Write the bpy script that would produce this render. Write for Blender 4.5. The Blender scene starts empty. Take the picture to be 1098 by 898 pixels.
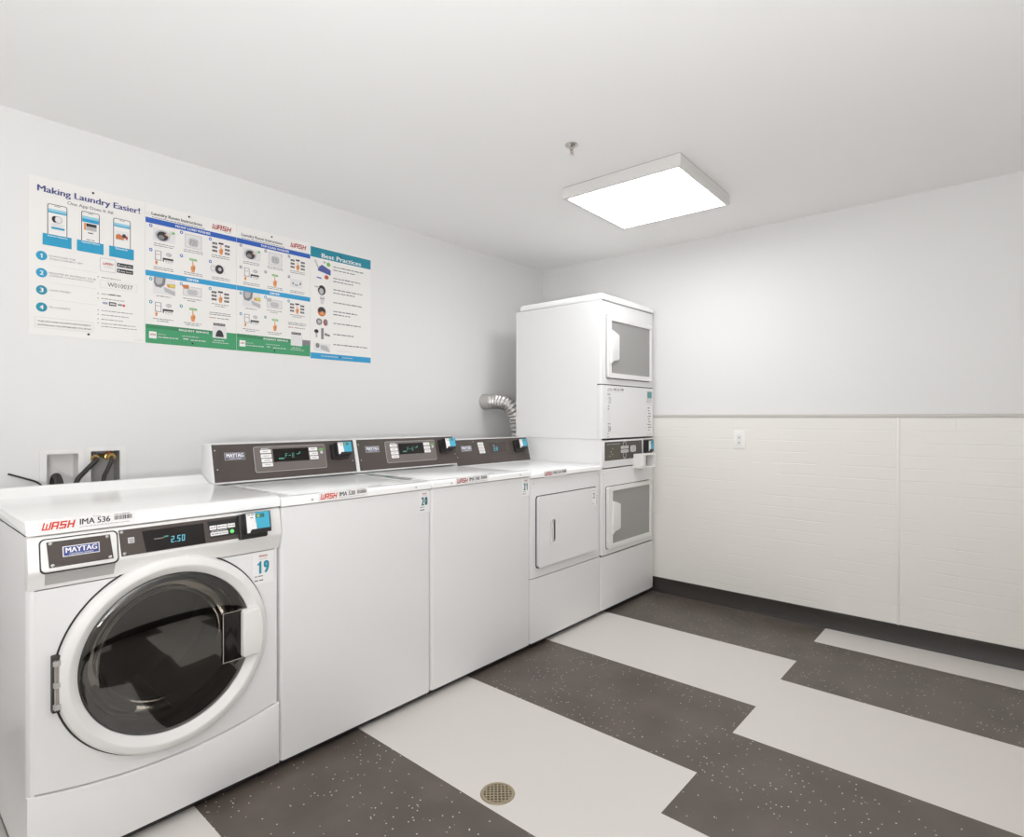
import bpy, bmesh, math, random
from mathutils import Matrix, Vector

S = bpy.context.scene
COL = S.collection
R = math.radians

# ------------------------------------------------------------------ camera
cam_d = bpy.data.cameras.new('camera')
cam = bpy.data.objects.new('camera', cam_d)
COL.objects.link(cam)
cam.location = (-0.2965, -1.9238, 1.2328)
cam.rotation_euler = (R(90), 0, R(41.045 - 90))
cam_d.sensor_width = 36.0
cam_d.lens = 36.0 * 618.63 / 1098.0
cam_d.shift_y = -0.0017
cam_d.clip_start = 0.05
S.camera = cam

# ------------------------------------------------------------------ light and exposure
LAMP = 12.0            # emission of the ceiling panel diffusers
w = bpy.data.worlds.new('world')
S.world = w
w.use_nodes = True
w.node_tree.nodes['Background'].inputs[0].default_value = (1.0, 0.985, 0.97, 1)
w.node_tree.nodes['Background'].inputs[1].default_value = 0.9
S.view_settings.view_transform = 'Standard'
S.view_settings.look = 'None'
S.view_settings.gamma = 1.0
S.view_settings.use_curve_mapping = False
S.view_settings.exposure = -0.04
# added unseen fill lamp behind the camera, aimed up to brighten the ceiling
fl_d = bpy.data.lights.new('ceiling_fill', 'AREA')
fl_d.shape = 'DISK'
fl_d.size = 0.5
fl_d.energy = 68.0
fl_d.color = (0.955, 0.98, 1.0)
fl = bpy.data.objects.new('ceiling_fill', fl_d)
COL.objects.link(fl)
fl.location = (-0.80, -2.15, 1.05)
fl.rotation_euler = Vector((-0.34, -0.16, -1.0)).to_track_quat('Z', 'Y').to_euler()
S.cycles.max_bounces = 14
S.cycles.diffuse_bounces = 8
S.cycles.transparent_max_bounces = 16


# ------------------------------------------------------------------ materials
def lin(c):
    return tuple((v / 255 / 12.92) if v / 255 <= 0.04045 else ((v / 255 + 0.055) / 1.055) ** 2.4 for v in c)


def mat(name, rgb, rough=0.5, metal=0.0, spec=0.5, emit=None, es=0.0, srgb=True):
    m = bpy.data.materials.new(name)
    m.use_nodes = True
    b = m.node_tree.nodes['Principled BSDF']
    c = lin(rgb) if srgb else rgb
    b.inputs['Base Color'].default_value = (*c, 1)
    b.inputs['Roughness'].default_value = rough
    b.inputs['Metallic'].default_value = metal
    b.inputs['Specular IOR Level'].default_value = spec
    if emit:
        b.inputs['Emission Color'].default_value = (*lin(emit), 1)
        b.inputs['Emission Strength'].default_value = es
    return m


def noise_bump(m, scale, strength, dist=0.002, detail=3):
    nt = m.node_tree
    b = nt.nodes['Principled BSDF']
    tc = nt.nodes.new('ShaderNodeTexCoord')
    n = nt.nodes.new('ShaderNodeTexNoise')
    n.inputs['Scale'].default_value = scale
    n.inputs['Detail'].default_value = detail
    bu = nt.nodes.new('ShaderNodeBump')
    bu.inputs['Strength'].default_value = strength
    bu.inputs['Distance'].default_value = dist
    nt.links.new(tc.outputs['Object'], n.inputs['Vector'])
    nt.links.new(n.outputs['Fac'], bu.inputs['Height'])
    nt.links.new(bu.outputs['Normal'], b.inputs['Normal'])
    return m


def glass_mat(name, tint, ior=1.7, rough=0.02, haze=0.0):
    m = bpy.data.materials.new(name)
    m.use_nodes = True
    nt = m.node_tree
    nt.nodes.clear()
    out = nt.nodes.new('ShaderNodeOutputMaterial')
    mix = nt.nodes.new('ShaderNodeMixShader')
    tr = nt.nodes.new('ShaderNodeBsdfTransparent')
    gl = nt.nodes.new('ShaderNodeBsdfGlossy')
    fr = nt.nodes.new('ShaderNodeFresnel')
    tr.inputs[0].default_value = (*tint, 1)
    gl.inputs[0].default_value = (0.95, 0.94, 0.92, 1)
    gl.inputs['Roughness'].default_value = rough
    fr.inputs['IOR'].default_value = ior
    nt.links.new(fr.outputs[0], mix.inputs[0])
    base = tr
    if haze:
        df = nt.nodes.new('ShaderNodeBsdfDiffuse')
        df.inputs[0].default_value = (0.50, 0.49, 0.475, 1)
        base = nt.nodes.new('ShaderNodeMixShader')
        base.inputs[0].default_value = haze
        nt.links.new(tr.outputs[0], base.inputs[1])
        nt.links.new(df.outputs[0], base.inputs[2])
    nt.links.new(base.outputs[0], mix.inputs[1])
    nt.links.new(gl.outputs[0], mix.inputs[2])
    nt.links.new(mix.outputs[0], out.inputs[0])
    return m


PAINT = noise_bump(mat('wall_paint', (226, 225, 224), 0.85, spec=0.2), 120, 0.06)
CEIL = noise_bump(mat('ceiling_paint', (242, 241, 240), 0.9, spec=0.2), 90, 0.05)
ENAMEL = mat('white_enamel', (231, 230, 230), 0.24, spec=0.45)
ENAMEL_LIT = mat('white_enamel_lit', (250, 250, 249), 0.16, spec=0.5)  # lighter copy of the enamel: light on the tops put into the colour
PLASTIC = mat('white_plastic', (230, 228, 226), 0.36)
GREYPL = mat('grey_plastic', (176, 173, 171), 0.4)
DARK = mat('charcoal_plate', (80, 72, 68), 0.42, spec=0.35)
DARK2 = mat('charcoal_bezel', (112, 104, 100), 0.38)
BLACK = mat('black_display', (24, 19, 18), 0.12)
BLACKPL = mat('black_plastic', (38, 36, 36), 0.4)
GASKET_SHADE = mat('gasket_and_gap_shade', (48, 45, 43), 0.55)  # real rubber, and also the shade painted into gaps and the drain
LABEL = mat('label_white', (236, 234, 233), 0.5)
LABELG = mat('label_grey', (205, 203, 203), 0.5)
INK = mat('ink_black', (52, 50, 52), 0.6)
INKG = mat('ink_grey', (128, 126, 128), 0.6)
INKL = mat('ink_light_grey', (182, 180, 182), 0.6)
RED = mat('ink_red', (214, 66, 44), 0.5)
RED2 = mat('ink_dull_red', (172, 62, 58), 0.55)
TEAL = mat('ink_teal', (28, 140, 162), 0.5)
TEALD = mat('ink_dark_teal', (36, 110, 116), 0.5)
CYAN = mat('reader_cyan', (70, 172, 202), 0.4)
NAVY = mat('badge_blue', (58, 74, 142), 0.4)
TITLE = mat('title_blue', (66, 70, 128), 0.6)
BLUE = mat('band_blue', (44, 92, 178), 0.55)
SKY = mat('band_sky_blue', (46, 152, 200), 0.55)
PTEAL = mat('poster_teal', (34, 152, 190), 0.55)
GREEN = mat('poster_green', (66, 150, 104), 0.55)
GREEND = mat('poster_dark_green', (52, 128, 86), 0.55)
LEAF = mat('button_green', (112, 176, 92), 0.5)
SKIN = mat('drawn_hand_tan', (222, 150, 96), 0.6)
SKIN2 = mat('drawn_hand_shadow', (196, 120, 72), 0.6)
PAPER = mat('poster_board', (232, 229, 226), 0.55)
PICBG = mat('picture_pale_grey', (221, 219, 219), 0.6)
CHROME = mat('chrome', (205, 202, 198), 0.22, metal=1.0)
STEEL = mat('drum_steel', (118, 112, 106), 0.32, metal=0.85)
FOIL = mat('duct_foil', (206, 203, 200), 0.3, metal=0.9)
BRASS = mat('brass', (184, 152, 92), 0.32, metal=0.9)
DRAINM = mat('drain_brass', (158, 145, 120), 0.4, metal=0.35)
RUBBER = mat('black_rubber', (46, 43, 42), 0.55)
BASEM = mat('black_cove_base', (46, 40, 37), 0.42)
TRIMM = mat('wainscot_trim', (196, 193, 187), 0.45)
WSEAM = mat('wainscot_strip', (232, 228, 221), 0.4)
OUTLET = mat('outlet_white', (236, 233, 229), 0.4)
SEGM = mat('display_cyan', (20, 40, 44), 0.4, emit=(110, 205, 225), es=0.9)
SEGG = mat('display_green', (20, 40, 36), 0.4, emit=(96, 190, 168), es=0.55)
GLED = mat('button_lit_green', (90, 190, 100), 0.4, emit=(110, 215, 120), es=0.5)
DGLASS = glass_mat('door_glass_smoked', (0.42, 0.40, 0.38), 2.0)
WGLASS = glass_mat('dryer_window_glass', (0.72, 0.715, 0.70), 1.6, haze=0.62)
DRUMG = mat('dryer_drum_grey', (186, 183, 178), 0.5)
LENS = mat('light_diffuser', (255, 255, 255), 0.4, emit=(250, 252, 255), es=LAMP)
FIXT = mat('fixture_white', (212, 209, 207), 0.45)


def floor_dark():
    m = mat('charcoal_vinyl', (98, 90, 85), 0.34, spec=0.4)
    nt = m.node_tree
    b = nt.nodes['Principled BSDF']
    tc = nt.nodes.new('ShaderNodeTexCoord')
    vo = nt.nodes.new('ShaderNodeTexVoronoi')
    vo.inputs['Scale'].default_value = 60
    nt.links.new(tc.outputs['Object'], vo.inputs['Vector'])
    lt = nt.nodes.new('ShaderNodeMath'); lt.operation = 'LESS_THAN'; lt.inputs[1].default_value = 0.14
    nt.links.new(vo.outputs['Distance'], lt.inputs[0])
    no = nt.nodes.new('ShaderNodeTexNoise'); no.inputs['Scale'].default_value = 3.2; no.inputs['Detail'].default_value = 4
    nt.links.new(tc.outputs['Object'], no.inputs['Vector'])
    sep = nt.nodes.new('ShaderNodeSeparateColor')
    nt.links.new(vo.outputs['Color'], sep.inputs[0])
    gt = nt.nodes.new('ShaderNodeMath'); gt.operation = 'LESS_THAN'
    sc = nt.nodes.new('ShaderNodeMath'); sc.operation = 'MULTIPLY_ADD'; sc.inputs[1].default_value = 2.2; sc.inputs[2].default_value = -0.66
    nt.links.new(no.outputs['Fac'], sc.inputs[0])
    nt.links.new(sep.outputs[0], gt.inputs[0]); nt.links.new(sc.outputs[0], gt.inputs[1])
    mu = nt.nodes.new('ShaderNodeMath'); mu.operation = 'MULTIPLY'
    nt.links.new(lt.outputs[0], mu.inputs[0]); nt.links.new(gt.outputs[0], mu.inputs[1])
    n2 = nt.nodes.new('ShaderNodeTexNoise'); n2.inputs['Scale'].default_value = 5; n2.inputs['Detail'].default_value = 6
    nt.links.new(tc.outputs['Object'], n2.inputs['Vector'])
    cr = nt.nodes.new('ShaderNodeValToRGB')
    cr.color_ramp.elements[0].position = 0.35; cr.color_ramp.elements[0].color = (*lin((85, 77, 71)), 1)
    cr.color_ramp.elements[1].position = 0.7; cr.color_ramp.elements[1].color = (*lin((99, 90, 83)), 1)
    nt.links.new(n2.outputs['Fac'], cr.inputs[0])
    mx = nt.nodes.new('ShaderNodeMix'); mx.data_type = 'RGBA'
    nt.links.new(mu.outputs[0], mx.inputs[0])
    nt.links.new(cr.outputs[0], mx.inputs[6]); mx.inputs[7].default_value = (*lin((222, 218, 212)), 1)
    nt.links.new(mx.outputs[2], b.inputs['Base Color'])
    return m


def wainscot_mat():
    """painted panel with faint brick courses showing through"""
    m = mat('wainscot_panel', (233, 230, 224), 0.42, spec=0.4)
    nt = m.node_tree
    b = nt.nodes['Principled BSDF']
    tc = nt.nodes.new('ShaderNodeTexCoord')
    mp = nt.nodes.new('ShaderNodeMapping')
    mp.inputs['Rotation'].default_value = (R(90), 0, R(90))
    br = nt.nodes.new('ShaderNodeTexBrick')
    br.inputs['Scale'].default_value = 1.0
    br.inputs['Brick Width'].default_value = 1.7
    br.inputs['Row Height'].default_value = 0.068
    br.inputs['Mortar Size'].default_value = 0.0035
    br.inputs['Mortar Smooth'].default_value = 0.6
    sx = nt.nodes.new('ShaderNodeSeparateXYZ'); cx = nt.nodes.new('ShaderNodeCombineXYZ')
    nt.links.new(tc.outputs['Object'], sx.inputs[0])
    nt.links.new(sx.outputs[1], cx.inputs[0]); nt.links.new(sx.outputs[2], cx.inputs[1])
    nt.links.new(cx.outputs[0], br.inputs['Vector'])
    no = nt.nodes.new('ShaderNodeTexNoise'); no.inputs['Scale'].default_value = 4.0
    nt.links.new(tc.outputs['Object'], no.inputs['Vector'])
    rp = nt.nodes.new('ShaderNodeMapRange')
    rp.inputs[1].default_value = 0.42; rp.inputs[2].default_value = 0.6
    nt.links.new(no.outputs['Fac'], rp.inputs[0])
    mu = nt.nodes.new('ShaderNodeMath'); mu.operation = 'MULTIPLY'
    nt.links.new(br.outputs['Fac'], mu.inputs[0]); nt.links.new(rp.outputs[0], mu.inputs[1])
    bu = nt.nodes.new('ShaderNodeBump'); bu.invert = True
    bu.inputs['Strength'].default_value = 0.42; bu.inputs['Distance'].default_value = 0.004
    nt.links.new(mu.outputs[0], bu.inputs['Height'])
    nt.links.new(bu.outputs['Normal'], b.inputs['Normal'])
    return m


FDARK = floor_dark()
FWHITE = noise_bump(mat('white_vinyl', (213, 208, 203), 0.36, spec=0.4), 30, 0.03)
WAINS = wainscot_mat()


# ------------------------------------------------------------------ mesh helpers
class MB:
    """collects shapes (in world coordinates, or in self.frame) and links them as ONE mesh object"""

    def __init__(self):
        self.bm = bmesh.new()
        self.mats = []
        self.frame = Matrix.Identity(4)

    def mi(self, m):
        if m not in self.mats:
            self.mats.append(m)
        return self.mats.index(m)

    def merge(self, t, m):
        k = self.mi(m)
        vs = [self.bm.verts.new(self.frame @ v.co) for v in t.verts]
        t.verts.index_update()
        for f in t.faces:
            try:
                g = self.bm.faces.new([vs[v.index] for v in f.verts])
                g.material_index = k
            except ValueError:
                pass
        t.free()
        return self

    def raw(self, verts, faces, m):
        k = self.mi(m)
        vs = [self.bm.verts.new(self.frame @ Vector(v)) for v in verts]
        for f in faces:
            try:
                g = self.bm.faces.new([vs[i] for i in f])
                g.material_index = k
            except ValueError:
                pass
        return self

    def box(self, x0, x1, y0, y1, z0, z1, m, bev=0.0, seg=2):
        t = bmesh.new()
        bmesh.ops.create_cube(t, size=1.0, matrix=Matrix.Translation(((x0 + x1) / 2, (y0 + y1) / 2, (z0 + z1) / 2)) @ Matrix.Diagonal((x1 - x0, y1 - y0, z1 - z0, 1)))
        if bev:
            bmesh.ops.bevel(t, geom=t.edges[:], offset=bev, segments=seg, profile=0.5, affect='EDGES')
        return self.merge(t, m)

    def vbox(self, x0, x1, y0, y1, z0, z1, m, r, seg=4):
        """box with only its four upright edges rounded"""
        t = bmesh.new()
        bmesh.ops.create_cube(t, size=1.0, matrix=Matrix.Translation(((x0 + x1) / 2, (y0 + y1) / 2, (z0 + z1) / 2)) @ Matrix.Diagonal((x1 - x0, y1 - y0, z1 - z0, 1)))
        e = [e for e in t.edges if abs(e.verts[0].co.z - e.verts[1].co.z) > 1e-6]
        bmesh.ops.bevel(t, geom=e, offset=r, segments=seg, profile=0.5, affect='EDGES')
        return self.merge(t, m)

    def prism(self, poly, y0, y1, m, bev=0.0, seg=2):
        """polygon given in (x, z), running from y0 (front) to y1 (back)"""
        t = bmesh.new()
        a = [t.verts.new((p[0], y0, p[1])) for p in poly]
        b = [t.verts.new((p[0], y1, p[1])) for p in poly]
        n = len(poly)
        ff = t.faces.new(a)
        t.faces.new(b[::-1])
        for i in range(n):
            t.faces.new((a[i], b[i], b[(i + 1) % n], a[(i + 1) % n]))
        bmesh.ops.recalc_face_normals(t, faces=t.faces[:])
        if bev:
            bmesh.ops.bevel(t, geom=list(ff.edges), offset=bev, segments=seg, profile=0.5, affect='EDGES')
        return self.merge(t, m)

    def xprism(self, poly, x0, x1, m, bev=0.0, seg=2):
        """polygon given in (y, z), running along x"""
        t = bmesh.new()
        a = [t.verts.new((x0, p[0], p[1])) for p in poly]
        b = [t.verts.new((x1, p[0], p[1])) for p in poly]
        n = len(poly)
        fa = t.faces.new(a)
        fb = t.faces.new(b[::-1])
        for i in range(n):
            t.faces.new((a[i], b[i], b[(i + 1) % n], a[(i + 1) % n]))
        bmesh.ops.recalc_face_normals(t, faces=t.faces[:])
        if bev:
            bmesh.ops.bevel(t, geom=list(set(list(fa.edges) + list(fb.edges))), offset=bev, segments=seg, profile=0.5, affect='EDGES')
        return self.merge(t, m)

    def quad(self, x0, x1, z0, z1, y, m):
        return self.raw([(x0, y, z0), (x1, y, z0), (x1, y, z1), (x0, y, z1)], [(0, 1, 2, 3)], m)

    def flat(self, poly, y, m):
        return self.raw([(p[0], y, p[1]) for p in poly], [tuple(range(len(poly)))], m)

    def disc(self, cx, cz, rx, rz, y, m, n=20):
        return self.flat([(cx + rx * math.cos(2 * math.pi * i / n), cz + rz * math.sin(2 * math.pi * i / n)) for i in range(n)], y, m)

    def ringflat(self, cx, cz, r0, r1, y, m, n=20):
        for i in range(n):
            a, b = 2 * math.pi * i / n, 2 * math.pi * (i + 1) / n
            self.flat([(cx + r0 * math.cos(a), cz + r0 * math.sin(a)), (cx + r1 * math.cos(a), cz + r1 * math.sin(a)),
                       (cx + r1 * math.cos(b), cz + r1 * math.sin(b)), (cx + r0 * math.cos(b), cz + r0 * math.sin(b))], y, m)
        return self

    def frameflat(self, x0, x1, z0, z1, t, y, m):
        self.quad(x0, x1, z0, z0 + t, y, m); self.quad(x0, x1, z1 - t, z1, y, m)
        self.quad(x0, x0 + t, z0 + t, z1 - t, y, m); self.quad(x1 - t, x1, z0 + t, z1 - t, y, m)
        return self

    def lathe(self, prof, c, m, axis='y', n=64):
        """profile [(r, h)] turned about an axis through c"""
        vs, fs = [], []
        for r, h in prof:
            for i in range(n):
                a = 2 * math.pi * i / n
                u, v = r * math.cos(a), r * math.sin(a)
                vs.append({'y': (c[0] + u, c[1] + h, c[2] + v), 'z': (c[0] + u, c[1] + v, c[2] + h), 'x': (c[0] + h, c[1] + u, c[2] + v)}[axis])
        for k in range(len(prof) - 1):
            for i in range(n):
                j = (i + 1) % n
                fs.append((k * n + i, k * n + j, (k + 1) * n + j, (k + 1) * n + i))
        return self.raw(vs, fs, m)

    def tube(self, pts, rad, m, n=12, smooth=6, caps=True):
        """round tube through points (Catmull-Rom); rad may be a number or a function of 0..1"""
        P = [Vector(p) for p in pts]
        if smooth and len(P) > 2:
            Q = []
            for i in range(len(P) - 1):
                p0, p1, p2, p3 = P[max(i - 1, 0)], P[i], P[i + 1], P[min(i + 2, len(P) - 1)]
                for k in range(smooth):
                    t = k / smooth
                    Q.append(0.5 * ((2 * p1) + (p2 - p0) * t + (2 * p0 - 5 * p1 + 4 * p2 - p3) * t * t + (3 * p1 - p0 - 3 * p2 + p3) * t ** 3))
            P = Q + [P[-1]]
        vs, fs = [], []
        up = None
        for i, p in enumerate(P):
            d = (P[min(i + 1, len(P) - 1)] - P[max(i - 1, 0)]).normalized()
            if up is None:
                up = d.orthogonal().normalized()
            up = (up - d * up.dot(d)).normalized()
            s = d.cross(up)
            r = rad(i / (len(P) - 1)) if callable(rad) else rad
            for k in range(n):
                a = 2 * math.pi * k / n
                vs.append(p + (up * math.cos(a) + s * math.sin(a)) * r)
        for i in range(len(P) - 1):
            for k in range(n):
                j = (k + 1) % n
                fs.append((i * n + k, i * n + j, (i + 1) * n + j, (i + 1) * n + k))
        if caps:
            fs.append(tuple(range(n)))
            fs.append(tuple(range((len(P) - 1) * n, len(P) * n))[::-1])
        return self.raw(vs, fs, m)

    def holed(self, outer, hole, y, back, m, lip=0.02):
        """front panel: outer outline and hole outline in (x, z), both seen from the hole's centre; the hole's rim runs back by lip"""
        cx = sum(p[0] for p in hole) / len(hole)
        cz = sum(p[1] for p in hole) / len(hole)

        def hit(poly, a):
            dx, dz = math.cos(a), math.sin(a)
            best = None
            for i in range(len(poly)):
                (ax, az), (bx, bz) = poly[i], poly[(i + 1) % len(poly)]
                ex, ez = bx - ax, bz - az
                den = dx * ez - dz * ex
                if abs(den) < 1e-12:
                    continue
                t = ((ax - cx) * ez - (az - cz) * ex) / den
                s = ((ax - cx) * dz - (az - cz) * dx) / den
                if t > 0 and -1e-6 <= s <= 1 + 1e-6 and (best is None or t > best):
                    best = t
            return (cx + dx * best, cz + dz * best)
        angs = sorted({round(math.atan2(p[1] - cz, p[0] - cx), 6) for p in list(outer) + list(hole)})
        o = [hit(outer, a) for a in angs]
        h = [hit(hole, a) for a in angs]
        n = len(angs)
        vs = [(p[0], y, p[1]) for p in o] + [(p[0], y, p[1]) for p in h] + [(p[0], back, p[1]) for p in o] + [(p[0], y + lip, p[1]) for p in h]
        fs = []
        for i in range(n):
            j = (i + 1) % n
            fs += [(i, j, n + j, n + i), (2 * n + i, 2 * n + j, j, i), (n + i, n + j, 3 * n + j, 3 * n + i)]
        return self.raw(vs, fs, m)

    def text(self, s, x0, x1, z0, z1, y, m, bold=0.0, shear=0.0):
        """letters fitted into a rectangle of the (x, z) plane"""
        vs, fs = glyphs(s)
        h_ = z1 - z0
        k = bold * 1.5 * h_
        w_ = x1 - x0 - 2 * k
        for i in ((-1, 0, 1) if bold else (0,)):
            self.raw([(x0 + k + i * k + v[0] * w_ + shear * v[1] * h_, y - (i + 1) * 0.00006, z0 + v[1] * h_) for v in vs], fs, m)
        return self

    def greek(self, x0, x1, z, h, y, m, seed=0, words=None):
        """one unreadably small line of print: word-long dashes"""
        rnd = random.Random(seed * 7919 + int(x0 * 1e4) + int(z * 1e4))
        x = x0
        while x < x1 - h:
            wl = min(rnd.uniform(2.0, 5.5) * h, x1 - x)
            self.quad(x, x + wl, z, z + h * rnd.uniform(0.75, 1.0), y, m)
            x += wl + h * 0.7
        return self

    def build(self, name, parent=None, sharp=32, loc=None):
        me = bpy.data.meshes.new(name)
        bmesh.ops.recalc_face_normals(self.bm, faces=self.bm.faces[:]) if getattr(self, 'recalc', True) else None
        if loc is None:
            loc = parent.matrix_world.translation if parent is not None else Vector((0, 0, 0))
            if parent is not None:
                loc = WORLD[parent.name]
        loc = Vector(loc)
        for v in self.bm.verts:
            v.co -= loc
        self.bm.to_mesh(me)
        self.bm.free()
        for m in self.mats:
            me.materials.append(m)
        me.polygons.foreach_set('use_smooth', [True] * len(me.polygons))
        me.set_sharp_from_angle(angle=R(sharp))
        o = bpy.data.objects.new(name, me)
        COL.objects.link(o)
        if parent is not None:
            o.parent = parent
            WORLD[o.name] = loc
        else:
            o.location = loc
            WORLD[o.name] = loc
        return o


WORLD = {}
_gl = {}


def glyphs(s):
    k = s
    if k not in _gl:
        cu = bpy.data.curves.new('lettering', 'FONT')
        cu.body = s
        cu.size = 1.0
        cu.resolution_u = 3
        o = bpy.data.objects.new('lettering', cu)
        me = o.to_mesh()
        vs = [(v.co.x, v.co.y) for v in me.vertices]
        fs = [tuple(p.vertices) for p in me.polygons]
        o.to_mesh_clear()
        bpy.data.objects.remove(o)
        bpy.data.curves.remove(cu)
        ax, bx = min(v[0] for v in vs), max(v[0] for v in vs)
        ay, by = min(v[1] for v in vs), max(v[1] for v in vs)
        _gl[k] = ([((v[0] - ax) / (bx - ax), (v[1] - ay) / (by - ay)) for v in vs], fs)
    return _gl[k]


def wash_logo(b, x0, x1, z0, z1, y, m):
    """the slanted block-letter word WASH"""
    L = [[(-.12, .1, 0, 1), (.36, .58, 0, .82), (.84, 1.06, 0, 1), (-.12, 1.06, 0, .17)],
         [(0, .26, 0, 1), (.74, 1, 0, 1), (0, 1, .8, 1), (.2, .8, .34, .52)],
         [(0, 1, .8, 1), (0, 1, .4, .6), (0, 1, 0, .2), (0, .26, .5, .9), (.74, 1, .1, .5)],
         [(0, .26, 0, 1), (.74, 1, 0, 1), (.2, .8, .4, .6)]]
    n = 4
    h = z1 - z0
    sh = 0.22 * h
    cw = (x1 - x0 - sh) / (n + (n - 1) * 0.16)
    for i, bars in enumerate(L):
        ox = x0 + i * cw * 1.16
        for q, (a, c, d, e) in enumerate(bars):
            b.flat([(ox + a * cw + sh * d, z0 + d * h), (ox + c * cw + sh * d, z0 + d * h),
                    (ox + c * cw + sh * e, z0 + e * h), (ox + a * cw + sh * e, z0 + e * h)], y - q * 0.00005, m)


SEG = {'2': 'abged', '5': 'afgcd', '0': 'abcdef', '-': 'g', 'E': 'afged', 'F': 'afge', 'A': 'abcefg', 'r': 'eg'}


def segs(b, s, x0, z0, cw, h, y, m, sh=0.1):
    t = h * 0.13
    x = x0
    for ch in s:
        if ch == '.':
            b.quad(x - t * 0.6, x + t * 0.6, z0, z0 + t, y, m)
            x += t * 1.6
            continue
        q = {'a': (0, cw, h - t, h), 'd': (0, cw, 0, t), 'g': (0, cw, h / 2 - t / 2, h / 2 + t / 2),
             'f': (0, t, h / 2, h), 'b': (cw - t, cw, h / 2, h), 'e': (0, t, 0, h / 2), 'c': (cw - t, cw, 0, h / 2)}
        for n_, k in enumerate(SEG.get(ch, '')):
            a, c, d, e = q[k]
            b.flat([(x + a + sh * d, z0 + d), (x + c + sh * d, z0 + d), (x + c + sh * e, z0 + e), (x + a + sh * e, z0 + e)], y - n_ * 0.00004, m)
        x += cw * 1.5


def barcode(b, x0, x1, z0, z1, y, m, seed=1):
    rnd = random.Random(seed)
    x = x0
    while x < x1:
        wl = rnd.choice((0.0012, 0.0018, 0.0026))
        b.quad(x, min(x + wl, x1), z0, z1, y, m)
        x += wl + rnd.choice((0.0012, 0.0018))


def rrect(x0, x1, z0, z1, r, n=6):
    p = []
    for cx, cz, a0 in ((x1 - r, z1 - r, 0), (x0 + r, z1 - r, 90), (x0 + r, z0 + r, 180), (x1 - r, z0 + r, 270)):
        for i in range(n + 1):
            a = R(a0 + 90 * i / n)
            p.append((cx + r * math.cos(a), cz + r * math.sin(a)))
    return p


def circ(cx, cz, r, n=96):
    return [(cx + r * math.cos(2 * math.pi * i / n), cz + r * math.sin(2 * math.pi * i / n)) for i in range(n)]


def tag(o, label, cat, group=None):
    o['label'] = label
    o['category'] = cat
    if group:
        o['group'] = group
    return o


def thing(name, loc, label, cat, group=None):
    o = bpy.data.objects.new(name, None)
    COL.objects.link(o)
    o.location = loc
    o.empty_display_size = 0.1
    WORLD[o.name] = Vector(loc)
    return tag(o, label, cat, group)


def structure(b, name, **k):
    o = b.build(name, **k)
    o['kind'] = 'structure'
    return o


# ------------------------------------------------------------------ the room
XL, XR, YB, YF, ZC = -1.75, 3.46, 1.01, -2.55, 2.43

b = MB()                                              # floor: half-bond strips of charcoal and white vinyl
rows = [(YB, -1.095, 0.42), (-1.095, -2.20, 0.149), (-2.20, YF, 0.34)]
for y1, y0, off in rows:
    k = math.floor((XL - off) / 0.6055)
    x = off + k * 0.6055
    while x < XR:
        a, c = max(x, XL), min(x + 0.6055, XR)
        dark = (round((x - off) / 0.6055) % 2 == 0)
        if c > a:
            b.raw([(a, y0, 0), (c, y0, 0), (c, y1, 0), (a, y1, 0)], [(0, 1, 2, 3)], FDARK if dark else FWHITE)
        x += 0.6055
b.raw([(XL, YF, -0.1), (XR, YF, -0.1), (XR, YB, -0.1), (XL, YB, -0.1)], [(3, 2, 1, 0)], GASKET_SHADE)
b.recalc = False
structure(b, 'floor')

structure(MB().box(XL - 0.1, XR + 0.1, YF - 0.1, YB + 0.2, ZC, ZC + 0.1, CEIL), 'ceiling')

# back wall with the two openings for the sunken utility boxes
HOLES = [(0.224, 0.328, 0.905, 1.081), (0.371, 0.475, 0.905, 1.087)]
b = MB()
xs = sorted({XL - 0.1, XR + 0.1} | {h[0] for h in HOLES} | {h[1] for h in HOLES})
zs = sorted({0.0, ZC} | {h[2] for h in HOLES} | {h[3] for h in HOLES})
for i in range(len(xs) - 1):
    for j in range(len(zs) - 1):
        mx, mz = (xs[i] + xs[i + 1]) / 2, (zs[j] + zs[j + 1]) / 2
        if any(h[0] < mx < h[1] and h[2] < mz < h[3] for h in HOLES):
            continue
        b.quad(xs[i], xs[i + 1], zs[j], zs[j + 1], YB, PAINT)
b.quad(XL - 0.1, XR + 0.1, 0, ZC, YB + 0.12, PAINT)
bmesh.ops.remove_doubles(b.bm, verts=b.bm.verts[:], dist=1e-5)
structure(b, 'wall_back')
structure(MB().box(XR, XR + 0.1, YF - 0.1, YB + 0.1, 0, ZC, PAINT), 'wall_right')
structure(MB().box(XL - 0.1, XR + 0.1, YF - 0.1, YF, 0, ZC, PAINT), 'wall_front')
structure(MB().box(XL - 0.1, XL, YF - 0.1, YB + 0.1, 0, ZC, PAINT), 'wall_left')

# wainscot panels, their seam strips and cap, and the black cove base
b = MB()
b.box(XR - 0.007, XR, -1.447, YB, 0.05, 1.236, WAINS)
b.box(XR - 0.007, XR, YF, -1.447, 0.05, 1.236, WAINS)
o = structure(b, 'trim_wainscot_right')
b = MB()
b.box(XR - 0.012, XR, YF, YB, 1.228, 1.248, TRIMM, 0.003)
structure(b, 'trim_cap_right')
structure(MB().box(XR - 0.0100, XR, -1.4535, -1.4405, 0.09, 1.229, WSEAM, 0.002), 'trim_seam_right')
structure(MB().box(XL, XR - 0.012, YF, YF + 0.007, 0.05, 1.24, WAINS), 'trim_wainscot_front')
structure(MB().box(XL, XR - 0.012, YF, YF + 0.012, 1.228, 1.248, TRIMM, 0.003), 'trim_cap_front')
cove = [(0, 0.0), (0.022, 0.0), (0.020, 0.006), (0.013, 0.018), (0.0115, 0.098), (0.009, 0.1015), (0, 0.1015)]
b = MB()
n = len(cove)
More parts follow.
